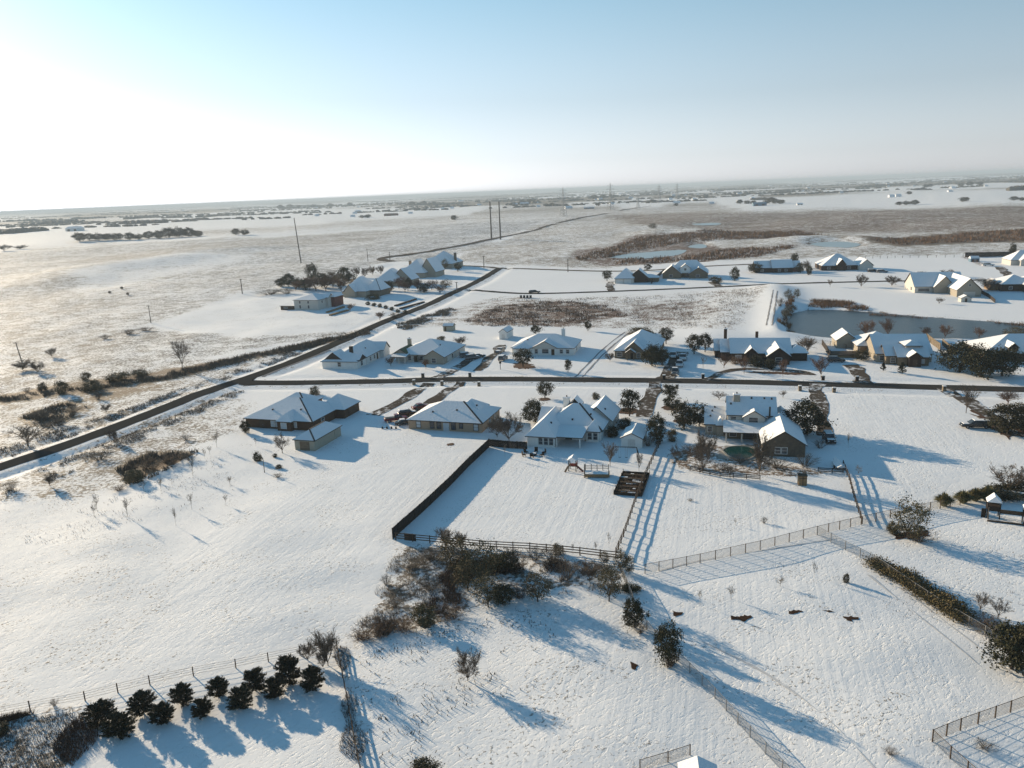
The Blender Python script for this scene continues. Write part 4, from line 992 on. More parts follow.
PROTO = {}
for i in range(4):
    PROTO['oak', i] = [('trunk', trunk_mesh('oak_trunk', 'trunk', 10 + i, .22, .6, .032, 6, .28)), ('crown', crown_mesh('oak_crown', 'oak', 20 + i, 80, 44, .57, .41, .40, .046, .062))]
    PROTO['fulloak', i] = [('trunk', trunk_mesh('oak_trunk', 'trunk', 15 + i, .16, .55, .032, 6, .28)), ('crown', crown_mesh('full_oak_crown', 'oak', 25 + i, 110, 44, .49, .43, .45, .044, .062))]
for i in range(3):
    PROTO['juniper', i] = [('trunk', trunk_mesh('juniper_trunk', 'trunk', 30 + i, .12, .5, .03, 3, .08)), ('crown', spiky_crown('juniper_crown', 'pine', 40 + i, 85, .46, .45, .42, .05, .013, 82))]
    PROTO['olive', i] = [('trunk', trunk_mesh('olive_trunk', 'trunk', 50 + i, .12, .6, .025, 7, .3)), ('crown', crown_mesh('olive_crown', 'olive', 60 + i, 80, 34, .52, .41, .44, .038, .075))]
    PROTO['bush', i] = [('foliage', crown_mesh('bush_foliage', 'olive', 70 + i, 60, 45, .40, .42, .5, .06, .09))]
    PROTO['darkbush', i] = [('foliage', crown_mesh('dark_bush_foliage', 'oak', 75 + i, 60, 45, .42, .42, .5, .065, .10))]
    PROTO['brush', i] = [('twigs', stem_bush('brush_twigs', 'brush', 80 + i, 64, 7, .0045, .85))]
    PROTO['rustbrush', i] = [('twigs', stem_bush('rust_brush_twigs', 'rust', 90 + i, 66, 7, .005, .85))]
    PROTO['pampas', i] = [('blades', blade_bush('pampas_clump', 'pampas', 100 + i, 900))]
    PROTO['cypress', i] = [('trunk', trunk_mesh('cypress_trunk', 'trunk', 110 + i, .2, .6, .03, 3, .06)), ('crown', spiky_crown('cypress_crown', 'pine', 115 + i, 60, .50, .52, .46, .08, .022, 34, True))]
    a, b = bare_meshes('bare', 'barebark', 120 + i, .20, 8, 7, 5, 3, .017, .0024, .75); PROTO['bare', i] = [('trunk', a), ('crown', b)]
    a, b = bare_meshes('sapling', 'greytwig', 130 + i, .42, 5, 5, 3, 2, .011, .0036, .45); PROTO['sapling', i] = [('trunk', a), ('crown', b)]
    a, b = bare_meshes('rusty', 'rusttwig', 140 + i, .18, 9, 8, 5, 3, .015, .0024, .85); PROTO['rusty', i] = [('trunk', a), ('crown', b)]
    a, b = bare_meshes('thicket', 'barebark', 150 + i, .10, 11, 9, 6, 3, .013, .0026, .9); PROTO['thicket', i] = [('trunk', a), ('crown', b)]
NAMES = {'oak': 'live_oak', 'fulloak': 'live_oak', 'juniper': 'juniper_tree', 'olive': 'olive_green_tree', 'bush': 'bush', 'darkbush': 'evergreen_bush', 'brush': 'dry_brush_bush', 'rustbrush': 'red_brown_bush', 'pampas': 'grass_clump',
         'cypress': 'cypress_tree', 'bare': 'bare_tree', 'sapling': 'bare_sapling', 'rusty': 'red_twigged_tree', 'thicket': 'bare_tree'}
CATS = {'bush': 'bush', 'darkbush': 'bush', 'brush': 'bush', 'rustbrush': 'bush', 'pampas': 'grass clump'}
_pc = {}
def plant(kind, base, top_y, wpx, label, group=None, lean=0.0, parts=True):
    """base = picture point of the foot, top_y = picture row of its top, wpx = crown width in pixels"""
    i = _pc.get(kind, 0); _pc[kind] = i + 1
    pr = PROTO[kind, i % (4 if 'oak' in kind else 3)]
    p = GP(*base); h = max(.3, hgt(base, (base[0] - (base[1] - top_y) * .041, top_y))); w = wpx * mpp(*base)
    o = thing(NAMES[kind], label, CATS.get(kind, 'tree'), p, rnd.random() * 6.28, group)
    if len(pr) == 1:
        bpy.data.objects.remove(o)
        o = tag(obj(NAMES[kind], pr[0][1], None, p, rnd.random() * 6.28), label, CATS.get(kind, 'tree'), group)
    else:
        for n, me in pr: obj(n, me, o)
    o.scale = (w, w, h)
    return o

g_oak = 'live oaks round the houses'
V = [  # kind, base, top row, width px, label, group
 ('oak', (545, 398.5), 381, 19, 'small round live oak in a brown mulch ring by the street, behind the white house', g_oak),
 ('fulloak', (535, 422), 399, 29, 'broad dark live oak between the tan house and the white house', g_oak),
 ('oak', (629.5, 416), 389, 25, 'live oak with brown mulch beneath, right of the white house roof', g_oak),
 ('fulloak', (657, 443), 412, 22, 'tall evergreen standing over the brush beside the garden shed', g_oak),
 ('oak', (670, 401), 384, 20, 'round live oak beside the tyre tracked drive, nearest the street', g_oak),
 ('oak', (672, 411), 396, 22, 'second live oak down the tyre tracked drive from the street', g_oak),
 ('fulloak', (684, 429), 400, 26, 'dark live oak left of the two storey house, left half of the pair', g_oak),
 ('fulloak', (699, 426), 401, 24, 'dark live oak against the left wing of the two storey house', g_oak),
 ('fulloak', (806, 434), 399, 45, 'wide dark live oak right of the two storey house', g_oak),
 ('thicket', (703, 473), 428, 27, 'tall bare tree at the left end of the pool yard', None),
 ('thicket', (759, 475), 428, 27, 'dense brown bare tree in front of the pool gable', None),
 ('bare', (676, 462), 444, 18, 'small bare tree at the left corner of the pool yard', None),
 ('bare', (730, 478), 464, 14, 'low bare tree below the turquoise pool', None),
 ('thicket', (509, 441), 411, 36, 'grey leafless tree between the tan house and the white house', None),
 ('thicket', (497, 437), 418, 22, 'small leafless tree at the tan house right corner', None),
 ('bare', (719, 400), 392, 18, 'pale bare tree behind the left wing of the two storey house', None),
 ('bare', (783, 398), 390, 10, 'tiny bare tree behind the two storey house by the street', None),
 ('bush', (596, 399), 391, 9, 'small round bush near the street behind the white house', None),
 ('sapling', (553, 445), 430, 8, 'thin sapling by the back wall of the white house', None),
 ('bare', (610, 466), 440, 17, 'bare round headed tree between the patio and the swing set', None),
 ('bare', (639, 471), 452, 9, 'thin bare tree above the garden plot', None),
 ('sapling', (505, 457), 441, 5, 'thin bare sapling inside the dark privacy fence corner', None),
 ('fulloak', (246, 433), 419, 12, 'dark evergreen bush at the left porch of the brown brick house', g_oak),
 ('bare', (282.5, 453), 432, 21, 'bare leaning tree in front of the brown brick house', None),
 ('darkbush', (258, 461), 451, 9, 'round clipped dark bush on the snow left of the garage', None),
 ('darkbush', (275, 457), 453, 5, 'tiny dark shrub left of the bare tree by the garage', None),
 ('darkbush', (279, 468), 464, 7, 'small dark mound shrub below the garage', None),
 ('brush', (278, 477), 472, 12, 'low dark weed clump on the snow below the garage', None),
 ('bush', (315, 395), 385, 12, 'olive bushy shrub behind the brown brick house by the street', None),
 ('oak', (523, 367), 348.5, 23, 'single round live oak in front of the long ranch house', g_oak),
 ('oak', (568, 372), 359, 9, 'narrow dark evergreen on the lawn right of the ranch house', g_oak),
 ('oak', (536, 335), 325, 14, 'live oak peeping over the ranch house roof', g_oak),
 ('oak', (588, 331), 320, 9, 'small live oak alone in the brush behind the ranch house', g_oak),
 ('oak', (666, 344), 327, 17, 'round topped live oak on a clear trunk, behind the gabled stone house', g_oak),
 ('fulloak', (652, 366), 343, 24, 'dark live oak hiding the right wall of the gabled stone house', g_oak),
 ('fulloak', (662, 365), 346, 18, 'dark live oak nearest the four parked pickups', g_oak),
 ('oak', (694, 354), 334, 19, 'dark live oak left of the wide dark brick house, taller half of the pair', g_oak),
 ('oak', (705, 352), 333, 16, 'dark live oak nearest the wide dark brick house', g_oak),
 ('rusty', (821, 377), 355, 20, 'round red brown leafless tree by the street between two houses', None),
 ('thicket', (808, 352), 334, 22, 'brown leafless tree behind the right end of the dark brick house', None),
 ('rusty', (744, 374), 354, 13, 'red brown leafless tree in front of the dark brick house', None),
 ('rusty', (783, 376), 358, 10, 'thin red brown tree before the right gable of the dark brick house', None),
 ('rusty', (724, 368), 353, 17, 'red brown shrub tree at the left end of the dark brick house', None),
 ('sapling', (703, 370), 355, 7, 'dark thin sapling left of the dark brick house drive', None),
 ('fulloak', (959, 372), 341, 37, 'huge dark live oak, left of the three in the clump by the street', g_oak),
 ('fulloak', (980, 377), 343, 36, 'huge dark live oak, middle of the three in the clump by the street', g_oak),
 ('fulloak', (1002, 376), 346, 36, 'huge dark live oak, right of the three in the clump by the street', g_oak),
 ('cypress', (902, 374), 361, 9, 'little dark conifer on the lawn before the stepped roof house', None),
 ('cypress', (883, 371), 362, 6, 'thin young conifer left of the stepped roof house entry', None),
 ('fulloak', (861, 360), 349, 18, 'dark evergreen shrubs by the garage of the stepped roof house', g_oak),
 ('bare', (966, 413), 382, 17, 'tall slender bare tree by the street above the parked black truck', None),
 ('rusty', (1008, 404), 390, 26, 'low spreading bare tree above the dark oak at the right edge', None),
 ('fulloak', (1008, 434), 402, 40, 'dark live oak at the right edge beside the parked black truck', g_oak),
 ('fulloak', (1030, 430), 402, 36, 'dark live oak cut by the right edge beyond the parked truck', g_oak),
 ('rusty', (867, 336), 316, 18, 'pale brown leafless tree at the pond edge behind the stepped house', None),
 ('rusty', (888, 336), 314, 16, 'second pale brown leafless tree along the lower pond edge', None),
 ('rusty', (926, 337), 324, 12, 'small leafless tree at the pond edge right of the stepped house', None),
 ('rusty', (945, 337), 322, 14, 'leafless tree at the pond edge above the oak clump', None),
 ('rusty', (979, 337), 324, 12, 'leafless shrub tree at the pond edge right of the oak clump', None),
 ('olive', (1014, 337), 324, 26, 'olive green bush at the pond edge by the right margin', None),
 ('olive', (786, 320), 305, 10, 'olive shrub on the left bank of the pond, lower one', None),
 ('olive', (788, 306), 294, 9, 'olive shrub on the left bank of the pond, upper one', None),
 ('rustbrush', (780, 312), 302, 9, 'rusty shrub on the dam left of the pond', None),
 ('thicket', (861, 287), 273, 13, 'fan shaped bare tree left of the steep gable house', None),
 ('thicket', (892, 286), 275, 15, 'low fan shaped bare tree nearest the steep gable house', None),
 ('thicket', (921, 278), 270, 12, 'bare tree behind the left roof of the steep gable house', None),
 ('thicket', (947, 277), 269, 16, 'bare tree behind the right roof of the steep gable house', None),
 ('thicket', (988, 291), 277, 20, 'gnarled bare tree between the steep gable house and the dark eaves house', None),
 ('bare', (830, 287), 279, 6, 'tiny bare sapling on the white lawn above the pond', None),
 ('bare', (939, 304), 297, 10, 'small bare tree before the steep gable house', None),
 ('oak', (1012, 257), 243, 7, 'dark round headed tree behind the far corner house', g_oak),
 ('oak', (607, 281), 270, 12, 'round live oak left of the small hip roofed upper house', g_oak),
 ('oak', (648, 271), 264, 9, 'dark tree between the two upper street houses', g_oak),
 ('fulloak', (735, 281), 266, 10, 'dark upright evergreen left of the blue roofed upper house', g_oak),
 ('fulloak', (755, 273), 262, 14, 'dark evergreen behind the blue roofed upper house, left one', g_oak),
 ('oak', (794, 268), 253, 9, 'tall dark evergreen over the blue roofed upper house right end', g_oak),
 ('fulloak', (800, 273), 262, 9, 'dark evergreen at the blue roofed upper house right wall', g_oak),
 ('thicket', (806, 270), 259, 9, 'reddish bare tree right of the blue roofed upper house', None),
 ('fulloak', (809, 275), 265, 7, 'narrow dark evergreen, last right of the blue roofed upper house', g_oak),
 ('bush', (716, 283), 276, 14, 'dark shrub bed right of the dormer house', None),
 ('olive', (797, 301), 291, 8, 'olive shrub at the head of the pond', None),
 ('oak', (458, 272), 263, 9, 'round dark tree in the snow above the road junction', g_oak),
 ('olive', (445, 270), 259, 9, 'olive tree at the top steep house chimney', None),
 # grove at upper left
 ('fulloak', (289, 288), 274, 15, 'rounded dark tree at the left end of the upper left grove', 'trees of the upper left grove'),
 ('fulloak', (299, 289), 278, 14, 'second tree from the left in the upper left grove', 'trees of the upper left grove'),
 ('oak', (313, 284), 263, 13, 'tallest tree of the upper left grove', 'trees of the upper left grove'),
 ('rusty', (310, 290), 275, 20, 'brown tree in front of the tallest tree of the grove', 'trees of the upper left grove'),
 ('fulloak', (322, 288), 273, 16, 'dark tree right of the tallest tree of the grove', 'trees of the upper left grove'),
 ('rusty', (333, 288), 272, 22, 'wide brown tree in the middle of the grove', 'trees of the upper left grove'),
 ('oak', (345, 284), 267, 16, 'tall olive tree at the right end of the grove', 'trees of the upper left grove'),
 ('olive', (339, 289), 274, 18, 'low olive tree beside the tall roof house', 'trees of the upper left grove'),
 ('fulloak', (281, 288), 279, 12, 'low dark tree at the far left tip of the grove', 'trees of the upper left grove'), ('fulloak', (306, 290), 279, 16, 'low dark tree left under the tallest tree of the grove', 'trees of the upper left grove'), ('rusty', (316, 291), 277, 22, 'brown thicket tree right under the tallest tree of the grove', 'trees of the upper left grove'), ('rusty', (326, 291), 276, 22, 'brown thicket tree left of the middle of the grove', 'trees of the upper left grove'), ('olive', (330, 286), 272, 20, 'olive tree at the back of the grove middle', 'trees of the upper left grove'), ('rusty', (341, 291), 277, 22, 'brown thicket tree at the front right of the grove', 'trees of the upper left grove'), ('fulloak', (351, 284), 272, 12, 'dark tree at the right tip of the grove', 'trees of the upper left grove'), ('rusty', (296, 291), 280, 18, 'brown thicket at the front left of the grove', 'trees of the upper left grove'),
 ('rusty', (405, 292), 281, 20, 'brown shrub thicket between the steep houses and their garden', None), ('fulloak', (424, 292), 283, 14, 'dark shrub in the middle of the steep houses garden', None), ('rusty', (440, 293), 284, 18, 'brown shrub at the garden edge close to the road', None), ('fulloak', (389, 291), 280, 13, 'dark shrub left before the third steep house', None),
 ('thicket', (357, 278), 266, 11, 'pale leafless tree behind the steep houses, leftmost', 'pale leafless row behind the steep houses'),
 ('thicket', (365, 278), 267, 10, 'pale leafless tree second in the row behind the steep houses', 'pale leafless row behind the steep houses'),
 ('thicket', (373, 276), 265, 11, 'pale leafless tree third in the row behind the steep houses', 'pale leafless row behind the steep houses'),
 ('thicket', (381, 275), 265, 10, 'pale leafless tree last in the row behind the steep houses', 'pale leafless row behind the steep houses'),
 ('rusty', (399, 289), 276, 18, 'dark brown shrub tree before the third steep house', None),
 ('oak', (408, 291), 278, 12, 'dark shrub tree in the garden of the third steep house', g_oak),
 ('rusty', (418, 291), 278, 18, 'brown shrub tree in the garden below the top steep house', None),
 ('rusty', (432, 290), 279, 18, 'brown shrub tree nearest the road by the top steep house', None),
 ('olive', (446, 288), 279, 16, 'olive shrub at the roadside below the top steep house', None),
 ('rusty', (428, 274), 264, 14, 'brown bush against the wall of the top steep house', None),
 ('brush', (270, 295), 288, 34, 'pale low brush left of the flat white house grove', None), ('brush', (287, 294), 287, 20, 'brush clump under the left grove trees', None),
 ('bush', (373, 299), 293, 16, 'dark shrubs at the foot of the tall roof house', None),
 # left side along the road
 ('bare', (28, 446), 422, 36, 'spreading bare tree on the far side of the road at the left edge', None),
 ('bare', (183, 371), 338, 18, 'round crowned bare tree by the hedgerow in the left field', None),
 ('thicket', (114, 443), 428, 12, 'dark bushy tree just below the road at left', None),
 ('bush', (93, 390), 379, 22, 'olive bush of the left hedgerow, largest one', 'hedgerow shrubs of the left field'), ('bush', (86, 380), 371, 10, 'small olive bush above the largest hedgerow bush', 'hedgerow shrubs of the left field'),
 ('bush', (119, 380), 370, 24, 'broad grey green bush on the hedgerow, right of the largest one', 'hedgerow shrubs of the left field'), ('bush', (43, 391), 382, 10, 'grey green bush near the left end of the hedgerow', 'hedgerow shrubs of the left field'),
 ('bush', (62, 394), 380, 13, 'upright grey green bush between two hedgerow bushes at left', 'hedgerow shrubs of the left field'), ('rustbrush', (98, 399), 390, 10, 'dark bush just under the largest hedgerow bush', 'hedgerow shrubs of the left field'),
 ('brush', (27, 392), 386, 12, 'low grey bush of the hedgerow at the left end', 'hedgerow shrubs of the left field'), ('bush', (140, 376), 367, 18, 'olive grey bush right on the hedgerow bend', 'hedgerow shrubs of the left field'),
 ('thicket', (23, 370), 358, 22, 'bare twiggy bush around the left leaning pole', None), ('thicket', (38, 373), 361, 14, 'bare twiggy bush right of the left leaning pole', None),
 ('thicket', (52, 357), 347, 10, 'bare bush on the pale field track at left', None),
 ('brush', (105, 339), 333, 12, 'tan brush tuft at the corner of the left snow lot', None), ('rustbrush', (146, 330), 325, 18, 'brown brush at the lower corner of the white snow lot', None), ('rustbrush', (129, 334), 328, 16, 'brown brush left of the snow lot corner', None),
 ('bush', (134, 482), 468, 20, 'olive bush at the lower end of the dark roadside brush', 'brush below the road at left'), ('rustbrush', (152, 470), 455, 30, 'dark brown brush heap below the road at left', 'brush below the road at left'), ('rustbrush', (172, 464), 453, 30, 'dark brown brush right of the brush heap', 'brush below the road at left'),
 ('brush', (190, 460), 451, 16, 'thin brown brush at the right tip of the roadside brush', 'brush below the road at left'), ('brush', (100, 461), 452, 28, 'grey brown brush on the verge left of the brush heap', 'brush below the road at left'), ('rustbrush', (119, 490), 484, 18, 'low dark brush below the olive roadside bush', 'brush below the road at left'),
 ('brush', (186, 440), 433, 12, 'small brush clump alone right of the roadside tree', 'brush below the road at left'), ('thicket', (50, 487), 472, 12, 'dark small bush in the stubble below the road', 'brush below the road at left'), ('brush', (10, 492), 480, 20, 'grey brush at the left edge below the road', 'brush below the road at left'),
 ('brush', (60, 425), 415, 26, 'brown brush above the road, middle of the patch', 'brush above the road at left'), ('brush', (40, 418), 408, 26, 'brown brush above the road, left of the patch', 'brush above the road at left'), ('brush', (73, 412), 404, 22, 'brown brush above the road, upper right of the patch', 'brush above the road at left'), ('thicket', (106, 412), 402, 10, 'bare bush above the road between brush and road', None),
]
SAPS = [(128, 518, 496, 10, 'bare dark sapling in the snow, largest below the roadside brush'), (97, 511, 492, 8, 'bare sapling left of the dark sapling'), (95, 518, 503, 7, 'small bare sapling below its taller neighbour at left'), (193, 476, 456, 8, 'thin bare sapling right of the roadside brush'),
        (144, 492, 480, 9, 'bare sapling under the olive roadside bush'), (152, 480, 468, 7, 'bare sapling right of the olive roadside bush'), (161, 490, 478, 9, 'bare sapling casting a blue shadow below the brush'), (170, 468, 461, 7, 'bare sapling at the lower rim of the dark brush'),
        (192, 510, 492, 7, 'bare sapling alone in the white left field'), (230, 484, 474, 9, 'low bare shrub in the snow left of the garage weeds'), (205, 459, 447, 5, 'thin stick sapling near the roadside brush tip'), (210, 455, 446, 6, 'short twiggy sapling near the field corner'), (217, 448, 430, 8, 'pale sapling left of the brown brick house'),
        (256, 446, 436, 4, 'thin stick sapling at the brown brick house'), (226, 505, 494, 6, 'faint sapling in the middle of the left field'), (176, 526, 505, 6, 'faint tall sapling low in the left field')]
for x, y, ty, w, l in SAPS: V.append(('sapling', (x, y), ty, w, l, 'bare saplings in the left field'))
J = [(102, 724, 700, 34, 'leftmost of the dark round junipers, upper of the first pair'), (120, 736, 712, 34, 'dark round juniper at the lower left, lower of the first pair'), (143, 713, 690, 29, 'dark juniper third in the row from the left, upper of its pair'), (163, 722, 701, 28, 'dark juniper fourth in the row from the left, lower of its pair'),
     (183, 704, 682, 26, 'dark juniper upper one of the third pair in the row'), (203, 715, 696, 25, 'dark juniper lower one of the third pair in the row'), (219, 696, 676, 25, 'dark juniper upper one of the middle right pair'), (241, 707, 685, 29, 'dark juniper lower one of the middle right pair'),
     (256, 690, 667, 28, 'dark juniper upper left of the four at the right end'), (275, 697, 676, 26, 'dark juniper lower left of the four at the right end'), (289, 682, 654, 32, 'tallest dark juniper of the row, near its right end'), (313, 690, 665, 29, 'last dark juniper at the right end of the row')]
for x, y, ty, w, l in J: V.append(('juniper', (x, y), ty - 1, w * .95, l, 'row of round junipers by the wire fence'))
g_s = 'scrub below the rail fence'
V += [
 ('olive', (455, 575), 537, 38, 'big olive bush rising through the rail fence, left of the scrub', g_s), ('olive', (482, 580), 541, 42, 'largest dark olive bush in the middle of the scrub', g_s), ('olive', (468, 592), 560, 36, 'olive bush below the largest bush of the scrub', g_s),
 ('olive', (488, 608), 573, 32, 'round olive bush at the lower edge of the scrub', g_s), ('fulloak', (503, 606), 585, 26, 'dark bush right of the round olive bush in the scrub', g_s), ('bush', (425, 624), 603, 26, 'olive bush at the lower left of the scrub', g_s), ('olive', (538, 604), 574, 34, 'olive bush at the right lower edge of the scrub', g_s),
 ('brush', (386, 584), 571, 13, 'small grey green bush at the left rim of the scrub', g_s), ('rustbrush', (365, 638), 626, 36, 'red brown brush at the lower left tip of the scrub', g_s), ('rustbrush', (386, 633), 621, 36, 'dark brown brush second from the lower left tip', g_s), ('rustbrush', (405, 630), 616, 34, 'dark brown brush left of the olive bush at the lower left', g_s),
 ('rustbrush', (452, 618), 604, 36, 'red brown brush between two olive bushes on the lower edge', g_s), ('rustbrush', (440, 612), 600, 30, 'brown brush just above the red brown brush on the lower edge', g_s), ('brush', (412, 570), 556, 32, 'brown brush at the upper left of the scrub', g_s), ('brush', (432, 562), 548, 30, 'brown brush under the rail fence left of the big bush', g_s),
 ('thicket', (446, 550), 527, 20, 'pale bare tree behind the rail fence above the big olive bush', g_s), ('thicket', (461, 548), 530, 16, 'bare pale bush at the rail fence right of the pale bare tree', g_s), ('brush', (513, 570), 545, 34, 'dark brush right of the largest olive bush', g_s), ('fulloak', (505, 572), 550, 30, 'dark evergreen bush between the big bush and the fence', g_s),
 ('brush', (552, 566), 546, 32, 'brown brush under the rail fence, right part', g_s), ('brush', (568, 580), 558, 28, 'grey brown brush right in the scrub', g_s), ('thicket', (590, 584), 562, 26, 'bare twiggy bush at the right end of the scrub', g_s), ('brush', (535, 562), 546, 26, 'low brown brush at the middle of the rail fence', g_s), ('rustbrush', (520, 600), 584, 28, 'red brown brush between olive bushes at the lower right', g_s),
 ('bush', (558, 556), 543, 12, 'small olive bush behind the rail fence right', g_s), ('brush', (395, 606), 598, 24, 'pale brown brush in the snowy left of the scrub', g_s), ('brush', (430, 590), 581, 28, 'grey brush in the middle left of the scrub', g_s),
 ('olive', (609, 603), 566, 30, 'dark olive tree left of the fence corner', None), ('olive', (621, 573), 551, 20, 'olive bush at the rail fence corner, left of the wire fence', None), ('olive', (629, 576), 556, 16, 'olive bush right of the rail fence corner', None), ('olive', (604, 566), 552, 14, 'thin olive bush left of the rail fence corner', None),
 ('fulloak', (634, 628), 598, 26, 'dark evergreen on the wire fence line, upper of two', None), ('fulloak', (668, 664), 621, 29, 'dark ragged evergreen on the wire fence line, lower of two', None), ('rustbrush', (640, 634), 621, 16, 'brown brush at the foot of the upper fence line evergreen', None), ('rustbrush', (670, 667), 655, 22, 'brown brush at the foot of the lower fence line evergreen', None),
 ('darkbush', (631, 592), 586, 20, 'low dark bush on the snow right of the olive tree', None),
 ('thicket', (468, 681), 650, 30, 'lone leafless shrub in the foreground snow', None), ('thicket', (328, 665), 623, 32, 'pale bare tree at the fence corner above the junipers', None), ('thicket', (308, 660), 640, 18, 'smaller pale bare tree left of the fence corner', None), ('thicket', (323, 668), 648, 12, 'thin bare bush at the foot of the fence corner tree', None),
 ('olive', (909, 539), 498, 38, 'dark round evergreen alone in brown litter by the right fence', None), ('bush', (893, 533), 521, 14, 'low shrub left under the lone round evergreen', None), ('rustbrush', (918, 541), 526, 34, 'brown brush under the lone round evergreen', None),
 ('pampas', (944, 505), 489, 20, 'yellow green grass clump, leftmost of the four by the wire fence', 'grass clumps by the right fence'), ('pampas', (963, 502), 487, 20, 'yellow green grass clump, second of the four by the wire fence', 'grass clumps by the right fence'), ('pampas', (975, 500), 485, 20, 'yellow green grass clump, third of the four by the wire fence', 'grass clumps by the right fence'), ('pampas', (987, 500), 482, 23, 'yellow green grass clump nearest the wide bare tree', 'grass clumps by the right fence'),
 ('bare', (1007, 494), 462, 46, 'wide bare tree behind the timber play house at the right edge', None), ('darkbush', (1003, 497), 484, 30, 'dark shrub under the wide bare tree at the right edge', None), ('darkbush', (1022, 494), 480, 26, 'dark shrub cut by the right edge above the play house', None),
 ('fulloak', (1012, 668), 620, 46, 'big dark bush at the right edge at the end of the hedge', None), ('fulloak', (1034, 676), 618, 50, 'big dark bush mostly beyond the right edge', None), ('brush', (996, 636), 618, 40, 'brown brush where the hedge meets the big dark bush', None), ('rustbrush', (985, 626), 612, 30, 'brown brush at the right end of the clipped hedge', None),
 ('bare', (980, 611), 590, 16, 'bare shrub right of the clipped hedge', None), ('bare', (998, 618), 598, 20, 'second bare shrub between the hedge and the right edge', None),
 ('sapling', (700, 606), 588, 6, 'faint thin sapling in the snow below the white fence', 'thin saplings in the right paddock'), ('sapling', (731, 601), 588, 12, 'small twiggy shrub in the paddock below the white fence', 'thin saplings in the right paddock'), ('sapling', (780, 588), 578, 12, 'low pale shrub in the paddock, right of the twiggy shrub', 'thin saplings in the right paddock'), ('sapling', (814, 578), 560, 6, 'thin tall sapling in the paddock near the fence corner', 'thin saplings in the right paddock'),
 ('darkbush', (846, 583), 573, 6, 'dark stump like shrub casting a blue shadow in the paddock', None), ('brush', (764, 524), 516, 8, 'dark weed tuft on the snow in the mown yard', None), ('brush', (690, 501), 498, 7, 'tiny weed tuft in the mown yard', None), ('sapling', (735, 526), 519, 4, 'short stick in the mown yard', None),
 ('sapling', (848, 448), 431, 6, 'thin bare sapling by the pool yard corner', None), ('sapling', (858, 476), 464, 9, 'small bare shrub by the low fence at the pool yard', None),
 ('brush', (890, 756), 748, 14, 'dry weed tuft in the snow at the lower right', None), ('brush', (985, 749), 742, 20, 'dry weeds inside the fenced corner at the lower right', None),
 ('sapling', (573, 556), 544, 5, 'thin sapling behind the rail fence, left of two', 'saplings behind the rail fence'), ('sapling', (596, 555), 541, 6, 'thin sapling behind the rail fence, right of two', 'saplings behind the rail fence'), ('sapling', (609, 549), 530, 5, 'thin sapling close to the corner of the rail fences', 'saplings behind the rail fence'),
 ('brush', (54, 704), 695, 9, 'pale weed at the wire fence above the dark thicket', None), ('darkbush', (1, 732), 722, 14, 'dark bush cut by the left edge at the lower left', None), ('darkbush', (425, 772), 760, 26, 'dark bush top at the bottom edge of the photo', None),
 ('bush', (672, 441), 428, 12, 'small bush under the evergreens beside the shed', None), ('brush', (648, 446), 432, 16, 'brown brush behind the shed', None), ('darkbush', (612, 436), 425, 16, 'dark shrub between the white house and its shed', None), ('darkbush', (624, 428), 417, 16, 'dark shrub behind the garden shed', None),
 ('brush', (740, 462), 452, 24, 'brown brush right below the pool', None), ('brush', (778, 468), 455, 30, 'brown brush under the pool gable wall', None), ('brush', (805, 466), 452, 28, 'brown brush at the right corner of the pool gable', None), ('brush', (690, 455), 442, 24, 'brown brush left of the pool', None), ('rustbrush', (722, 470), 462, 20, 'brown brush below the pool deck', None), ('darkbush', (786, 452), 440, 18, 'dark shrub against the pool gable', None),
 ('brush', (820, 448), 438, 16, 'brown brush between the wide oak and the trailer', None),
 ('rustbrush', (735, 364), 354, 24, 'dark shrubs along the dark brick house, left', None), ('darkbush', (757, 366), 356, 20, 'dark shrubs along the dark brick house, middle', None), ('darkbush', (770, 368), 358, 14, 'dark shrub between the two gables of the dark brick house', None),
 ('darkbush', (905, 361), 350, 18, 'dark shrubs before the entry of the stepped roof house', None), ('darkbush', (420, 361), 353, 14, 'dark shrub at the porch of the green gable house', None), ('rusty', (426, 369), 358, 12, 'bare bush before the stone gable of the green gable house', None), ('rusty', (391, 366), 356, 14, 'bare bush left of the green gable house', None), ('bush', (441, 341), 335, 10, 'round bush behind the green gable house', None), ('thicket', (461, 345), 335, 16, 'pale bare bush behind the right end of the green gable house', None),
 ('thicket', (610, 361), 352, 12, 'small bare bush at the left wall of the gabled stone house', None), ('bush', (640, 334), 327, 30, 'line of shrubs behind the gabled stone house', None),
 ('rusty', (350, 312), 303, 12, 'bare shrub in the snow by the flat white house', None), ('rusty', (380, 320), 311, 14, 'bare brown tree at the roadside below the steep houses', None), ('rustbrush', (395, 318), 311, 14, 'rust coloured roadside brush below the steep houses', None),
 ('fulloak', (454, 219), 214, 8, 'lone dark tree in the far field left of centre', None), ('olive', (653, 230), 224, 11, 'lone tree at the edge of the far marsh', None), ('thicket', (771, 196 + 7), 197, 8, 'bare tree near the far blue roof', None), ('thicket', (20, 249), 244, 14, 'pale bare tree near the left edge of the far white field', None), ('thicket', (4, 251), 244, 14, 'bare tree at the left edge of the far white field', None),
]
for k, b, ty, w, l, g in V: plant(k, b, ty, w, l, g)
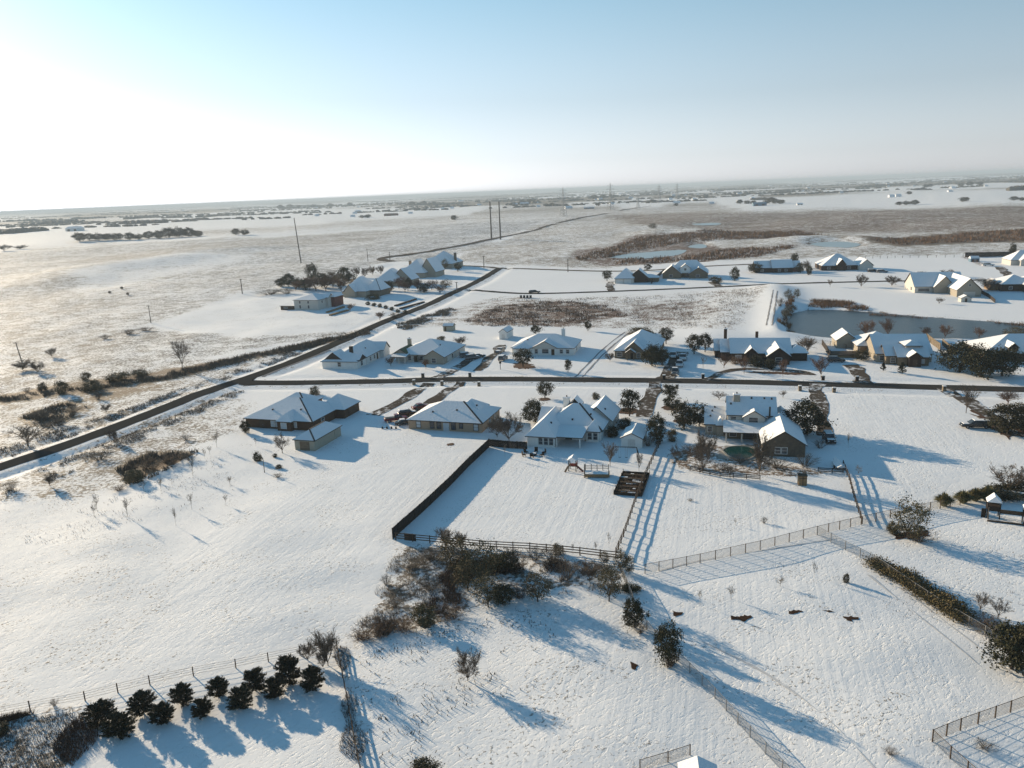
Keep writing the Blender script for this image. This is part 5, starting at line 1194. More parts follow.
# hedgerow trees of the far left field
for i, (x, y, ty, w) in enumerate([(80, 242, 233, 14), (90, 241, 233.5, 12), (99, 241, 233, 14), (108, 240.5, 233.5, 12), (117, 240, 232.5, 13), (130, 239.5, 231.5, 12), (139, 239, 232.5, 9), (149, 238, 230.5, 13), (159, 238, 229, 12), (169, 237, 226, 16), (179, 236.5, 225, 16), (189, 236, 226, 14), (198, 235.5, 229, 12), (236, 236, 229, 9), (245, 236, 230, 10)]):
    plant('fulloak', (x, y), ty, w, 'dark rounded tree in the long tree row between the far left fields', 'tree row between the far left fields')
"""far single trees and clumps"""
FT = [(740, 204, 8), (747, 204, 7), (753, 204, 7), (767, 204, 8), (775, 204, 9), (781, 204, 8), (899, 204.5, 7), (906, 204.5, 8), (915, 204.5, 9), (964, 202.5, 9), (1014, 201, 8), (1022, 201, 7), (909, 194.5, 6), (926, 187.5, 6), (930, 187, 6), (961, 186, 6), (970, 185.5, 8), (980, 185.5, 7), (1016, 190, 8), (1022, 190, 9),
      (281, 209, 8), (290, 208, 7), (299, 208, 6), (313, 207.5, 6), (330, 207, 7), (350, 206, 7), (362, 218, 6), (368, 217.5, 7), (412, 205.5, 8), (424, 205, 8), (434, 205, 7), (514, 206, 6), (522, 204.5, 8), (530, 203.5, 8), (534, 203, 6), (546, 206.5, 6), (552, 206, 6), (594, 199, 8), (603, 198.5, 8), (612, 198, 8), (598, 206, 6), (652, 202, 6), (676, 206, 5), (110, 294, 3), (122, 290, 3), (128, 296, 3)]
for x, y, w in FT:
    plant('fulloak', (x, y), y - max(3.0, w * .55), w, 'small dark tree standing far out in the snowy fields', 'scattered trees of the far fields')

# ------------------------------------------------------------------ stuff: brush and reed beds, hedgerow grass, far woodland
def blades(name, polys, n, hmin, hmax, wid, mat, seed, cl=.5):
    rs = random.Random(seed); mb = MB()
    Ps = [PL(p) for p in polys]; ar = [abs(np.sum(p[:, 0] * np.roll(p[:, 1], 1) - p[:, 1] * np.roll(p[:, 0], 1))) for p in Ps]; tot = sum(ar)
    pts = []
    for P, a in zip(Ps, ar):
        k = int(n * a / tot); r = np.random.RandomState(seed + len(pts)); lo, hi = P.min(0), P.max(0); got = np.zeros((0, 2))
        while len(got) < k:
            c = lo + r.rand(4 * k + 50, 2) * (hi - lo); m = sdf(c, P) + fbm(c, .4, 5, 2) * 1.5 > 0
            d = fbm(c, .35, 31, 3) + fbm(c, 1.1, 33, 2) * .5 > -cl; got = np.vstack([got, c[m & d]])
        pts.append(got[:k])
    pts = np.vstack(pts); zs = relief(pts)
    for (x, y), z in zip(pts, zs):
        h = rs.uniform(hmin, hmax); a = rs.random() * 6.28; w = wid * rs.uniform(.6, 1.4); t = .01 + rs.random() * .95
        dx, dy = math.cos(a) * w, math.sin(a) * w; lx, ly = rs.gauss(0, .35) * h, rs.gauss(0, .35) * h
        mb.add([(x - dx, y - dy, z - .1), (x + dx, y + dy, z - .1), (x + lx + dx * .4, y + ly + dy * .4, z + h * .8), (x + lx * 1.2 - dx * .4, y + ly * 1.2 - dy * .4, z + h)], [(0, 1, 2, 3)], 0, t)
    return tag(mb.build(name, mat), kind='stuff')
SCRUB = [(398, 548), (480, 552), (618, 566), (612, 590), (590, 590), (520, 602), (430, 632), (352, 640), (376, 594)]
blades('dry_scrub_grass', [SCRUB], 8000, .2, .8, .025, 'brush', 3, .0)
blades('dark_scrub_twigs', [[(440, 556), (560, 562), (585, 586), (520, 600), (440, 628), (355, 640), (410, 605), (450, 590)]], 4200, .5, 1.4, .03, 'rust', 4, .0)
blades('thicket_brush', [[(-30, 726), (20, 714), (83, 703), (64, 790), (-30, 790)]], 8000, .1, .4, .025, 'brush', 5, 2)
blades('thicket_edge', [[(77, 704), (89, 699), (76, 790), (60, 790)], [(-30, 722), (20, 711), (83, 698), (80, 706), (20, 719), (-30, 731)]], 5000, .2, .75, .025, 'rust', 6, 2)
blades('fence_line_weeds', [[(334, 647), (345, 646), (369, 790), (357, 790)]], 2600, .1, .4, .025, 'brush', 7, 2)
blades('snow_weeds', [[(360, 650), (520, 606), (560, 640), (480, 768), (375, 768)]], 500, .15, .45, .06, 'brush', 8, -.25)
blades('road_brush', [[(118, 470), (150, 453), (200, 452), (160, 472), (125, 490)], [(0, 398), (110, 385), (371, 329), (371, 333), (185, 376), (0, 403)], [(395, 326), (450, 308), (456, 311), (405, 331)], [(20, 417), (70, 403), (88, 408), (50, 428)]], 14000, .3, 1.3, .09, 'brush', 9, .3)
blades('pasture_brush', [[(462, 322), (500, 306), (560, 300), (606, 306), (628, 316), (560, 326), (490, 327)]], 5000, .3, 1.1, .1, 'rust', 10, .0)
blades('pasture_weeds', [[(480, 300), (640, 297), (760, 290), (735, 330), (640, 326), (610, 304)]], 2200, .3, 1.0, .09, 'brush', 11, -.1)
blades('reeds', [[(806, 309), (815, 300.5), (835, 301), (852, 303), (868, 308), (872, 311.5), (840, 308), (812, 308)], [(780, 326), (786, 308), (794, 300), (794, 312), (788, 322), (792, 334)], [(870, 312.5), (925, 316), (925, 317.5), (870, 314)], [(985, 320), (1030, 323.5), (1030, 325), (985, 321.5)]], 6500, .5, 1.6, .07, 'reed', 12, .4)
blades('marsh_reeds', [[(575, 258), (612, 248), (640, 238), (714, 233), (800, 231), (830, 236), (770, 239), (712, 242), (690, 243), (640, 250), (610, 257), (580, 261)], [(700, 254), (720, 250), (800, 247), (760, 256), (700, 261), (620, 264), (610, 259), (680, 256)], [(870, 241), (960, 233), (1060, 229), (1060, 239), (960, 241), (900, 245)]], 16000, .6, 2.4, .3, 'reed', 13, .3)
blades('road_verge_grass', [[(0, 486), (60, 462), (130, 433), (205, 401), (240, 388), (243, 393), (205, 409), (130, 445), (60, 477), (0, 502)], [(0, 459), (60, 440), (125, 416), (200, 386), (245, 372), (290, 358), (330, 341), (330, 337), (240, 368), (120, 411), (0, 448)]], 13000, .15, .7, .05, 'brush', 14, .1)
blades('field_weeds', [[(20, 510), (230, 450), (250, 480), (150, 540), (20, 545)], [(820, 620), (1000, 540), (1030, 560), (1030, 620)]], 900, .12, .4, .04, 'brush', 15, -.1)
# clipped hedge on the right fence
def hedge(name, label, line, w, h, mat, seed, n):
    rs = random.Random(seed); L = resample(PL(line), .8); mb = MB()
    for k in range(n):
        i = rs.randrange(len(L)); x, y = L[i]; x += rs.gauss(0, w * .28); y += rs.gauss(0, w * .28); z = rs.uniform(.05, h) * (.8 + .2 * math.sin(i * .7 + seed)); zz = zat(x, y) if k % 40 == 0 else zz
        quad_at(mb, Vector((x, y, zz + z)), None, rs.uniform(.12, .32), rs, .01 + rs.random() * .98, .8)
    o = mb.build(name, mat); tag(o, label, 'hedge'); return o
hedge('hedge', 'long olive brown hedge running along the wire fence on the right', [(876, 567), (905, 582), (935, 601), (962, 619)], 2.9, 1.7, 'hedge', 3, 20000)
hedge('hedge', 'sunlit tan stretch of the far right privacy fence, shaped as a leafy strip', [(963, 258), (972, 261), (981, 266)], 3.5, 2.2, 'reed', 5, 1500)  # leafy strip added for the sunlit fence stretch, its lit tan in the leaf colour

def far_wood():
    rs = random.Random(17); mb = MB()
    def blob(x, y, r, h):
        n = 7; z = 0
        ring0 = [(x + r * math.cos(6.28 * k / n) * rs.uniform(.7, 1.2), y + r * math.sin(6.28 * k / n) * rs.uniform(.7, 1.2), -1) for k in range(n)]
        ring1 = [(x + r * .95 * math.cos(6.28 * k / n) * rs.uniform(.6, 1.2), y + r * .95 * math.sin(6.28 * k / n) * rs.uniform(.6, 1.2), h * rs.uniform(.45, .8)) for k in range(n)]
        b = ring0 + ring1 + [(x + rs.uniform(-.3, .3) * r, y, h)]
        t = .01 + rs.random() * .95
        mb.add(b, [(k, (k + 1) % n, n + (k + 1) % n, n + k) for k in range(n)] + [(n + k, n + (k + 1) % n, 2 * n) for k in range(n)], 0, t)
    def belt(x0, y0, x1, y1, n, w, rmin, rmax):
        a, b = G(x0, y0), G(x1, y1)
        for k in range(n):
            t = rs.random(); p = a.lerp(b, t); r = rs.uniform(rmin, rmax)
            blob(p.x + rs.gauss(0, w), p.y + rs.gauss(0, w), r, r * rs.uniform(.55, 1.0) + 2)
    for x0, y0, x1, y1, n, w in [(30, 226, 78, 222, 70, 14), (2, 234, 40, 231, 40, 10), (75, 219, 105, 218, 40, 15), (125, 219.5, 160, 216.5, 40, 15), (122, 224, 165, 223, 40, 8), (0, 222, 60, 220, 50, 25), (278, 208.5, 298, 208, 30, 10), (508, 205.5, 536, 203, 40, 12), (590, 198.5, 622, 196.5, 40, 12), (710, 190.5, 770, 189, 70, 40), (860, 187.5, 902, 184.5, 70, 25), (1012, 190.5, 1030, 189, 40, 14), (300, 206.5, 440, 203.5, 110, 25), (480, 202, 570, 199, 70, 30), (410, 206, 440, 204, 30, 12)]:
        belt(x0, y0, x1, y1, n, w, 7, 13)
    for k in range(640):                     # belts across the far plain, denser with distance and to the right
        d = 2600 * (12 ** rs.random()); a = R(rs.uniform(-42, 42)); x, y = d * math.sin(a), d * math.cos(a)
        if d < 3600 and rs.random() < .5: continue
        if rs.random() > .62 + .38 * (a / .7): continue
        L = rs.uniform(60, 420) * (d / 5000) ** .5; ang = rs.choice((0.25, 0.25, 1.82)) + rs.gauss(0, .12); n = int(8 + L / 8)
        for q in range(n):
            t = rs.uniform(-1, 1); blob(x + math.cos(ang) * L * t + rs.gauss(0, 14), y - math.sin(ang) * L * t * .5 + rs.gauss(0, 14), rs.uniform(6, 13), rs.uniform(3, 7))
    return tag(mb.build('far_woodland', 'farwood'), kind='stuff')
far_wood()

# ------------------------------------------------------------------ fences
def fence(name, label, line, h, kind, spacing=2.4, mats=('wood', 'wood'), post=.12, group=None, maxposts=95):
    L = PL(line); seg = [np.hypot(*(b - a)) for a, b in zip(L[:-1], L[1:])]; tot = sum(seg)
    spacing = max(spacing, tot / maxposts)
    pts = [L[0]]
    for a, b, s in zip(L[:-1], L[1:], seg):
        n = max(1, round(s / spacing)); pts += [a + (b - a) * k / n for k in range(1, n + 1)]
    o3 = [Vector((p[0], p[1], zat(*p))) for p in pts]; base = o3[0].copy()
    t = thing(name, label, 'fence', base, 0, group); q = [p - base for p in o3]; rs = random.Random(len(q))
    pm = MB(); pm.box((0, 0, (h * 1.04 - .3) / 2), (post, post, h * 1.04 + .3)); pme = pm.mesh('fence_post', mats[0])
    for p in q[:100]: obj('post', pme, t, p, rs.uniform(-.1, .1))
    if kind == 'rail':
        for f in (.3, .62, .93):
            mb = MB()
            for a, b in zip(q[:-1], q[1:]):
                mb.bar(a + Vector((0, 0, h * f + rs.gauss(0, .02))), b + Vector((0, 0, h * f + rs.gauss(0, .02))), .05, .15)
            mb.build('rail', mats[1], t)
            if f == .93:
                mb = MB()
                for a, b in zip(q[:-1], q[1:]): mb.bar(a + Vector((0, 0, h * f + .1)), b + Vector((0, 0, h * f + .1)), .06, .035)
    elif kind == 'wire':
        mb = MB()
        for a, b in zip(q[:-1], q[1:]):
            for k in range(8): z = Vector((0, 0, .08 + (h - .1) * k / 7)); mb.bar(a + z, b + z, .016, .016)
            n = int((b - a).length / .16)
            for k in range(1, n): p = a.lerp(b, k / n); mb.bar(p + Vector((0, 0, .05)), p + Vector((0, 0, h - .03)), .014, .014)
        mb.build('wire_mesh', 'wire', t)
        mb = MB()
        for a, b in zip(q[:-1], q[1:]): mb.bar(a + Vector((0, 0, h)), b + Vector((0, 0, h)), .045, .05)
        mb.build('top_rail', mats[1], t)
    elif kind == 'strand':
        mb = MB()
        for a, b in zip(q[:-1], q[1:]):
            for f in (.25, .5, .75, .97): mb.bar(a + Vector((0, 0, h * f)), b + Vector((0, 0, h * f)), .025, .025)
        mb.build('wire_strands', 'wire', t)
    else:
        mb = MB()
        for a, b in zip(q[:-1], q[1:]):
            n = max(1, int((b - a).length / .28)); d = (b - a) / n
            for k in range(n):
                c = a + d * (k + .5); hh = h + rs.uniform(-.03, .03)
                mb.box((c.x, c.y, c.z + hh / 2 - .1), (d.length * .94, .03, hh + .2), math.atan2(d.y, d.x))
        mb.build('boards', mats[1], t)
        mb = MB()
        for a, b in zip(q[:-1], q[1:]):
            for f in (.25, .8): mb.bar(a + Vector((0, 0, h * f)), b + Vector((0, 0, h * f)), .09, .09)
        mb.build('rail', mats[0], t)
    return t
D = ('wood_dark', 'wood_dark')
fence('privacy_fence', 'tall dark board fence casting a long blue shadow, left of the white house yard', [(393, 541), (420, 515), (450, 486), (470, 465), (489, 447)], 1.95, 'board', 2.4, D)
fence('privacy_fence', 'short dark board fence joining the white house to its yard corner', [(489, 446), (508, 448), (527, 449)], 1.7, 'board', 2.4, D)
fence('rail_fence', 'three rail brown wooden fence in front of the scrub', [(396, 542), (430, 544.5), (480, 548.5), (530, 552), (580, 557), (621, 561.5)], 1.35, 'rail', 3.0, ('wood', 'wood'), .16)
fence('rail_fence', 'three rail wooden fence between two back yards, throwing three wavy blue shadow lines', [(616, 557), (626, 531), (634, 507), (645, 478), (655, 455), (662, 441)], 1.4, 'rail', 2.6, ('wood', 'wood'), .16)
fence('wire_fence', 'pale wire mesh fence crossing the mown yard to the right', [(645, 575), (700, 564), (760, 551), (817, 537), (861, 526), (890, 519), (930, 510), (960, 504)], 1.5, 'wire', 2.6, ('wood', 'wood'), .1)
fence('wire_fence', 'wire mesh fence running diagonally down right with the hedge on it', [(817, 537), (845, 552), (875, 567), (915, 593), (953, 617), (985, 636), (1015, 656)], 1.5, 'wire', 2.6, ('metal', 'metal'), .1)
fence('wire_fence', 'wire mesh fence passing the two ragged evergreens to the bottom edge', [(621, 574), (639, 621), (655, 640), (678, 662), (715, 697), (750, 735), (800, 790)], 1.35, 'wire', 2.4, ('metal', 'metal'), .09)
fence('wire_fence', 'short wire mesh fence in the bottom right corner, upper side', [(932, 744), (960, 732), (995, 718), (1040, 700)], 1.4, 'wire', 2.2, ('wood', 'wood'), .1)
fence('wire_fence', 'short wire mesh fence in the bottom right corner, lower side', [(932, 744), (950, 760), (985, 790)], 1.4, 'wire', 2.2, ('wood', 'wood'), .1)
fence('strand_fence', 'thin wire strand fence behind the row of junipers', [(-20, 719), (30, 709), (85, 699.5), (150, 685), (236, 668), (300, 654), (337, 647)], 1.25, 'strand', 4.0, ('wood', 'wood'), .1)
fence('strand_fence', 'low dark fence down the right side of the juniper lot', [(337, 648), (347, 700), (355, 745), (364, 790)], 1.0, 'rail', 2.5, D, .12)
fence('rail_fence', 'dark low rail fence right of the pool yard', [(843, 466), (849, 480), (855, 502), (862, 525)], 1.2, 'rail', 2.4, D, .14)
fence('rail_fence', 'dark low rail fence at the foot of the pool yard', [(690, 471), (720, 477), (760, 480)], 1.0, 'rail', 2.4, D, .12)
fence('rail_fence', 'dark low rail fence below the trailer', [(818, 472), (832, 473), (843, 473)], 1.0, 'rail', 2.4, D, .12)
fence('wire_fence', 'wire fence with dark posts before the upper back yard of the dark brick house', [(806, 343), (830, 345.5), (846, 349)], 1.5, 'wire', 3, D, .12)
fence('privacy_fence', 'dark board fence at the right end of the dark brick house', [(822, 345), (827, 352), (830, 358)], 1.9, 'board', 2.4, D)
fence('privacy_fence', 'grey board fence slanting behind the stepped roof house, left one', [(926, 339), (933, 345), (940, 350)], 2.2, 'board', 2.4, ('greystone', 'greystone'))
fence('privacy_fence', 'grey board fence slanting behind the stepped roof house, right one', [(942, 345), (948, 350), (954, 355)], 2.2, 'board', 2.4, ('greystone', 'greystone'))
fence('privacy_fence', 'long dark board fence behind the far corner house at the right edge', [(965, 257.5), (990, 257), (1040, 256.5)], 3.2, 'board', 2.6, D)
fence('strand_fence', 'long thin wire fence behind the wide hip house upper lawn', [(858, 259), (910, 258), (963, 257.5)], 1.6, 'strand', 5, D, .2)
fence('privacy_fence', 'dark board fence at the left side of the dark eaves house', [(978, 292), (988, 297), (995, 303)], 1.6, 'board', 2.5, D)
fence('wire_fence', 'small wire fence at the shed roof in the bottom edge', [(640, 772), (668, 763), (690, 755)], 1.2, 'wire', 2.4, ('wood', 'wood'), .1)
fence('rail_fence', 'dark rail fence beside the dormer house', [(651, 284), (657, 278), (664, 272)], 2.0, 'board', 2.5, D)
# gate in the corner of the rail fence
t = thing('gate', 'dark board gate in the left corner of the rail fence', 'gate', GP(405, 542.5), -.32)
extra(t, 'board_panel', 'wood_dark', [((1.0, 0, .75), (2.1, .06, 1.1))]); extra(t, 'frame', 'wood', [((1.0, -.05, 1.34), (2.2, .06, .1)), ((1.0, -.05, .2), (2.2, .06, .1))]); extra(t, 'latch', 'metal', [((2.0, -.1, .9), (.15, .06, .08))])

# ------------------------------------------------------------------ vehicles
def wheel_part(t, x, y, r):
    mb = MB(); mb.tube((x, y - .12, r), (x, y + .12, r), r, r, 14); w = mb.build('wheel', 'rubber', t)
    mb = MB(); s = 1 if y > 0 else -1; mb.tube((x, y + s * .10, r), (x, y + s * .135, r), r * .58, r * .5, 10); mb.build('rim', 'metal', w)

def car(name, label, base, yaw, kind, mat, L=5.0, W=1.95, snow=True, group=None, hs=1.0):
    p = GP(*base); t = thing(name, label, 'truck' if kind == 'pickup' else 'car', p, yaw, group); hw = W / 2
    # side profile: lower body (x, z_belt), cabin (x, z)
    def loft(rows, mat, nm, close=True):
        mb = MB(); n = 6; vs = []
        for x, zb, zt, w0, w1 in rows:
            vs += [(x, -w0 * .96, zb), (x, -w0, zb + (zt - zb) * .45), (x, -w1, zt), (x, w1, zt), (x, w0, zb + (zt - zb) * .45), (x, w0 * .96, zb)]
        fs = [(i * n + k, i * n + (k + 1) % n, (i + 1) * n + (k + 1) % n, (i + 1) * n + k) for i in range(len(rows) - 1) for k in range(n)]
        fs += [tuple(range(n))[::-1], tuple(range((len(rows) - 1) * n, len(rows) * n))]
        mb.add(vs, fs); me = mb.mesh(nm, mat); bm = bmesh.new(); bm.from_mesh(me); bmesh.ops.recalc_face_normals(bm, faces=bm.faces); bm.to_mesh(me); bm.free()
        return obj(nm, bevel_mesh(me, .04), t)
    l = L / 2; b0, bz = .38 * hs, 1.02 * hs
    if kind == 'pickup':
        loft([(-l, b0, bz, hw * .94, hw * .9), (-l * .05, b0, bz, hw, hw * .95), (l * .45, b0, bz + .04, hw, hw * .95), (l * .9, b0, bz - .03, hw * .98, hw * .86), (l, b0 + .05, bz - .2, hw * .88, hw * .78)], mat, 'body')
        loft([(-l * .12, bz + .02, 1.66 * hs, hw * .94, hw * .74), (l * .22, bz + .02, 1.72 * hs, hw * .94, hw * .76), (l * .36, bz + .02, 1.5 * hs, hw * .92, hw * .74), (l * .52, bz + .02, bz + .1, hw * .9, hw * .8)], 'glass', 'cabin_glass')
        rx0, rx1, rz = -l * .13, l * .26, 1.71 * hs
        mb = MB(); mb.box((-l * .53, 0, bz + .05), (l * .82, W * .78, .12), taper=.95); mb.build('truck_bed', 'roof' if snow else 'black', t)
    elif kind == 'suv':
        loft([(-l, b0, bz, hw * .92, hw * .88), (-l * .8, b0, bz + .08, hw, hw * .94), (l * .4, b0, bz + .06, hw, hw * .95), (l * .9, b0, bz - .04, hw * .97, hw * .86), (l, b0 + .05, bz - .22, hw * .88, hw * .78)], mat, 'body')
        loft([(-l * .97, bz + .04, bz + .25, hw * .9, hw * .78), (-l * .86, bz + .06, 1.78 * hs, hw * .92, hw * .74), (l * .12, bz + .06, 1.84 * hs, hw * .94, hw * .76), (l * .28, bz + .06, 1.62 * hs, hw * .93, hw * .76), (l * .46, bz + .06, bz + .12, hw * .9, hw * .8)], 'glass', 'cabin_glass')
        rx0, rx1, rz = -l * .88, l * .16, 1.82 * hs
    else:
        loft([(-l, b0, bz - .15, hw * .9, hw * .84), (-l * .6, b0, bz - .06, hw, hw * .92), (l * .45, b0, bz - .08, hw, hw * .93), (l * .9, b0, bz - .22, hw * .95, hw * .84), (l, b0 + .05, bz - .35, hw * .86, hw * .76)], mat, 'body')
        loft([(-l * .66, bz - .08, bz - .02, hw * .88, hw * .8), (-l * .4, bz - .08, 1.42 * hs, hw * .9, hw * .7), (l * .1, bz - .08, 1.46 * hs, hw * .92, hw * .72), (l * .42, bz - .08, bz - .02, hw * .9, hw * .82)], 'glass', 'cabin_glass')
        rx0, rx1, rz = -l * .42, l * .12, 1.44 * hs
    mb = MB(); mb.box(((rx0 + rx1) / 2, 0, rz + .03), (rx1 - rx0, W * .74, .1), taper=.94); mb.build('car_roof', 'roof' if snow else mat, t)
    if snow and kind != 'pickup':
        mb = MB(); mb.box((l * .66, 0, bz + (.05 if kind == 'suv' else -.1)), (l * .42, W * .74, .08), taper=.9); mb.build('bonnet_snow', 'roof', t)
    for s in (-1, 1):
        for x in (-l * .62, l * .62): wheel_part(t, x, s * (hw - .1), .38 * hs)
        mb = MB(); mb.box((l * .985, s * hw * .62, bz - .2), (.1, .36, .18)); mb.build('headlight', 'lamp', t)
        mb = MB(); mb.box((-l - .01, s * hw * .74, bz - .16), (.08, .22, .3)); mb.build('tail_light', 'tail', t)
        mb = MB(); mb.box((l * .36, s * (hw + .1), bz + .12), (.16, .2, .16)); mb.build('wing_mirror', mat, t)
    mb = MB(); mb.box((l * .99, 0, b0 + .16), (.12, W * .86, .2)); mb.build('bumper', 'metal' if kind == 'pickup' else 'black', t)
    return t
g_v = 'vehicles parked on the drives'
car('parked_suv', 'black snow topped estate car parked beside the right edge oak', (975, 427.5), math.pi - R(10), 'suv', 'carblack', 6.2, 2.1, True, g_v)
car('pickup_truck', 'dark red pickup truck parked at the corner of the tan house', (396, 421), R(15), 'pickup', 'carred', 5.9, 2.0, False, g_v)
car('parked_suv', 'black car with snowy bonnet parked right behind the red pickup', (407.5, 415.5), R(20), 'suv', 'carblack', 5.0, 1.95, True, g_v)
car('parked_car', 'small dark red car parked farthest up the tan house drive', (420.5, 408.5), R(32), 'sedan', 'carred', 4.8, 1.85, False, g_v)
car('parked_car', 'low black car parked against the tan house wall under the red pickup', (404, 424.5), R(15), 'sedan', 'carblack', 4.6, 1.85, True, g_v)
for i, (x, y, l) in enumerate([(673, 357.5, 'white snow topped pickup farthest left of the four by the gabled stone house'), (683, 359.5, 'white snow topped pickup nearest the dark oak pair of the four'), (679.5, 366, 'white snow topped pickup third down the drive of the four'), (675, 373.5, 'grey snow topped pickup closest to the street of the four')]):
    car('pickup_truck', l, (x, y), R(-105), 'pickup', ('carwhite', 'carwhite', 'carwhite', 'cargrey')[i], 6.0, 2.2, True, 'pickups beside the gabled stone house', 1.15)
car('parked_suv', 'snow covered car left of the ranch house drive, nearer the house', (472.5, 359), R(20), 'suv', 'cargrey', 5.2, 2, True, g_v); car('parked_suv', 'snow covered dark car right of the green gable house', (467, 357), R(12), 'suv', 'cargrey', 5.2, 2, True, g_v); car('parked_car', 'snow covered car farthest right beside the green gable house', (478, 357.5), R(24), 'sedan', 'carblack', 5, 2, True, g_v)
car('parked_suv', 'dark snow topped car between the wide oak and the trailer', (829, 441), R(-100), 'suv', 'carblack', 5.4, 2.1, True, g_v)
car('parked_suv', 'lone dark car stopped on the upper street left of centre', (534.5, 293), R(5), 'suv', 'carblack', 6.5, 2.4, True, g_v)
car('parked_suv', 'dark car at the right wall of the wide hip house', (873, 272), R(-5), 'suv', 'carblack', 6.5, 2.4, True, g_v); car('parked_suv', 'second dark car right of the wide hip house', (882, 272.5), R(-5), 'suv', 'cargrey', 6.5, 2.4, True, g_v)
car('parked_suv', 'white car at the drive of the far corner house', (988, 266), R(-5), 'suv', 'carwhite', 7.0, 2.4, True, g_v)
car('pickup_truck', 'snow covered pickup at the white shed track by the ranch house', (500, 352.5), R(70), 'pickup', 'cargrey', 5.5, 2.0, True, g_v); car('parked_suv', 'dark snow topped car nearer the street on the ranch house track', (503, 360), R(70), 'suv', 'cargrey', 5.2, 2.0, True, g_v)
car('parked_suv', 'dark car in shade left of the stepped roof house', (836, 362), R(-12), 'suv', 'carblack', 5.2, 2.0, False, g_v)

# covered boat on a trailer
t = thing('boat_trailer', 'white covered boat on a trailer at the right end of the pool yard', 'boat', GP(838, 467), R(82)); mb = MB()
rows = [(-2.4, .8, .95), (-1.2, .95, 1.2), (.6, .95, 1.25), (1.9, .6, 1.15), (2.7, .08, 1.05)]; vs = []
for x, w, z in rows: vs += [(x, -w, .75), (x, 0, z + .25), (x, w, .75)]
mb.add(vs, [(i * 3 + k, i * 3 + k + 1, i * 3 + k + 4, i * 3 + k + 3) for i in range(4) for k in (0, 1)] + [(0, 2, 1)]); mb.build('cover', 'roof', t)
mb = MB(); vs = []
for x, w, z in rows: vs += [(x, -w, .74), (x, 0, .35), (x, w, .74)]
mb.add(vs, [(i * 3 + k, i * 3 + k + 3, i * 3 + k + 4, i * 3 + k + 1) for i in range(4) for k in (0, 1)] + [(0, 1, 2)]); mb.build('hull', 'white', t)
extra(t, 'trailer_frame', 'metal', [((0, -.6, .32), (4.6, .1, .1)), ((0, .6, .32), (4.6, .1, .1)), ((3.0, 0, .4), (1.6, .1, .1))])
for s in (-1, 1): wheel_part(t, -.8, s * .95, .33)

# ------------------------------------------------------------------ poles and pylons
def pole(name, label, base, top, r, mat='pole', lean=(0, 0), group=None, arm=0):
    p = GP(*base); h = hgt(base, top); t = thing(name, label, 'pole', p, 0, group)
    mb = MB(); mb.tube((0, 0, -.5), (lean[0], lean[1], h), r, r * .65, 10); mb.build('shaft', mat, t)
    if arm:
        mb = MB(); mb.box((lean[0] * .95, lean[1] * .95, h * .95), (arm, .16, .18)); mb.build('cross_arm', 'wood', t)
        for k in (-.45, -.2, .2, .45):
            mb = MB(); mb.tube((lean[0] * .95 + k * arm, lean[1] * .95, h * .95 + .09), (lean[0] * .95 + k * arm, lean[1] * .95, h * .95 + .4), .07, .05, 6); mb.build('insulator', 'trim', t)
    return t
pole('transmission_pole', 'tall dark transmission pole, left of the close pair past the road junction', (491.5, 239), (489.5, 201), 1.0, arm=0, group='tall transmission poles')
pole('transmission_pole', 'tall dark transmission pole, right of the close pair past the road junction', (500.5, 239), (498.5, 201), 1.0, arm=0, group='tall transmission poles')
pole('transmission_pole', 'lone tall dark transmission pole in the left field', (301, 262), (297, 216.5), .55, lean=(-2.2, 0), group='tall transmission poles')
for (b, tp, l, ar) in [((151, 323), (149.5, 305), 'wooden utility pole at the lower corner of the white snow lot', 2.0), ((242.5, 295), (241, 280), 'wooden utility pole at the top of the white snow lot', 2.0), ((22, 362), (18.5, 342), 'wooden utility pole leaning in the bushes at the left edge', 2.0), ((484, 268), (483, 256), 'wooden utility pole by the road junction', 2.2), ((568, 272), (568, 259), 'wooden utility pole on the back road right of the junction', 2.2), ((368, 262), (367, 249), 'wooden utility pole at the start of the field lane', 2.2), ((390, 262), (389, 252), 'wooden utility pole right of the field lane start', 2.2), ((457, 292), (456.5, 282), 'wooden utility pole at the road below the top steep house', 1.8)]:
    pole('utility_pole', l, b, tp, .22 if b[1] > 300 else .32, 'pole', group='wooden utility poles', arm=ar, lean=(-1.0 if b[0] < 30 else 0, 0))
for (b, tp, l) in [((264.5, 472), (262.5, 457), 'thin grey post on the snow below the garage')]:
    pole('post', l, b, tp, .09)
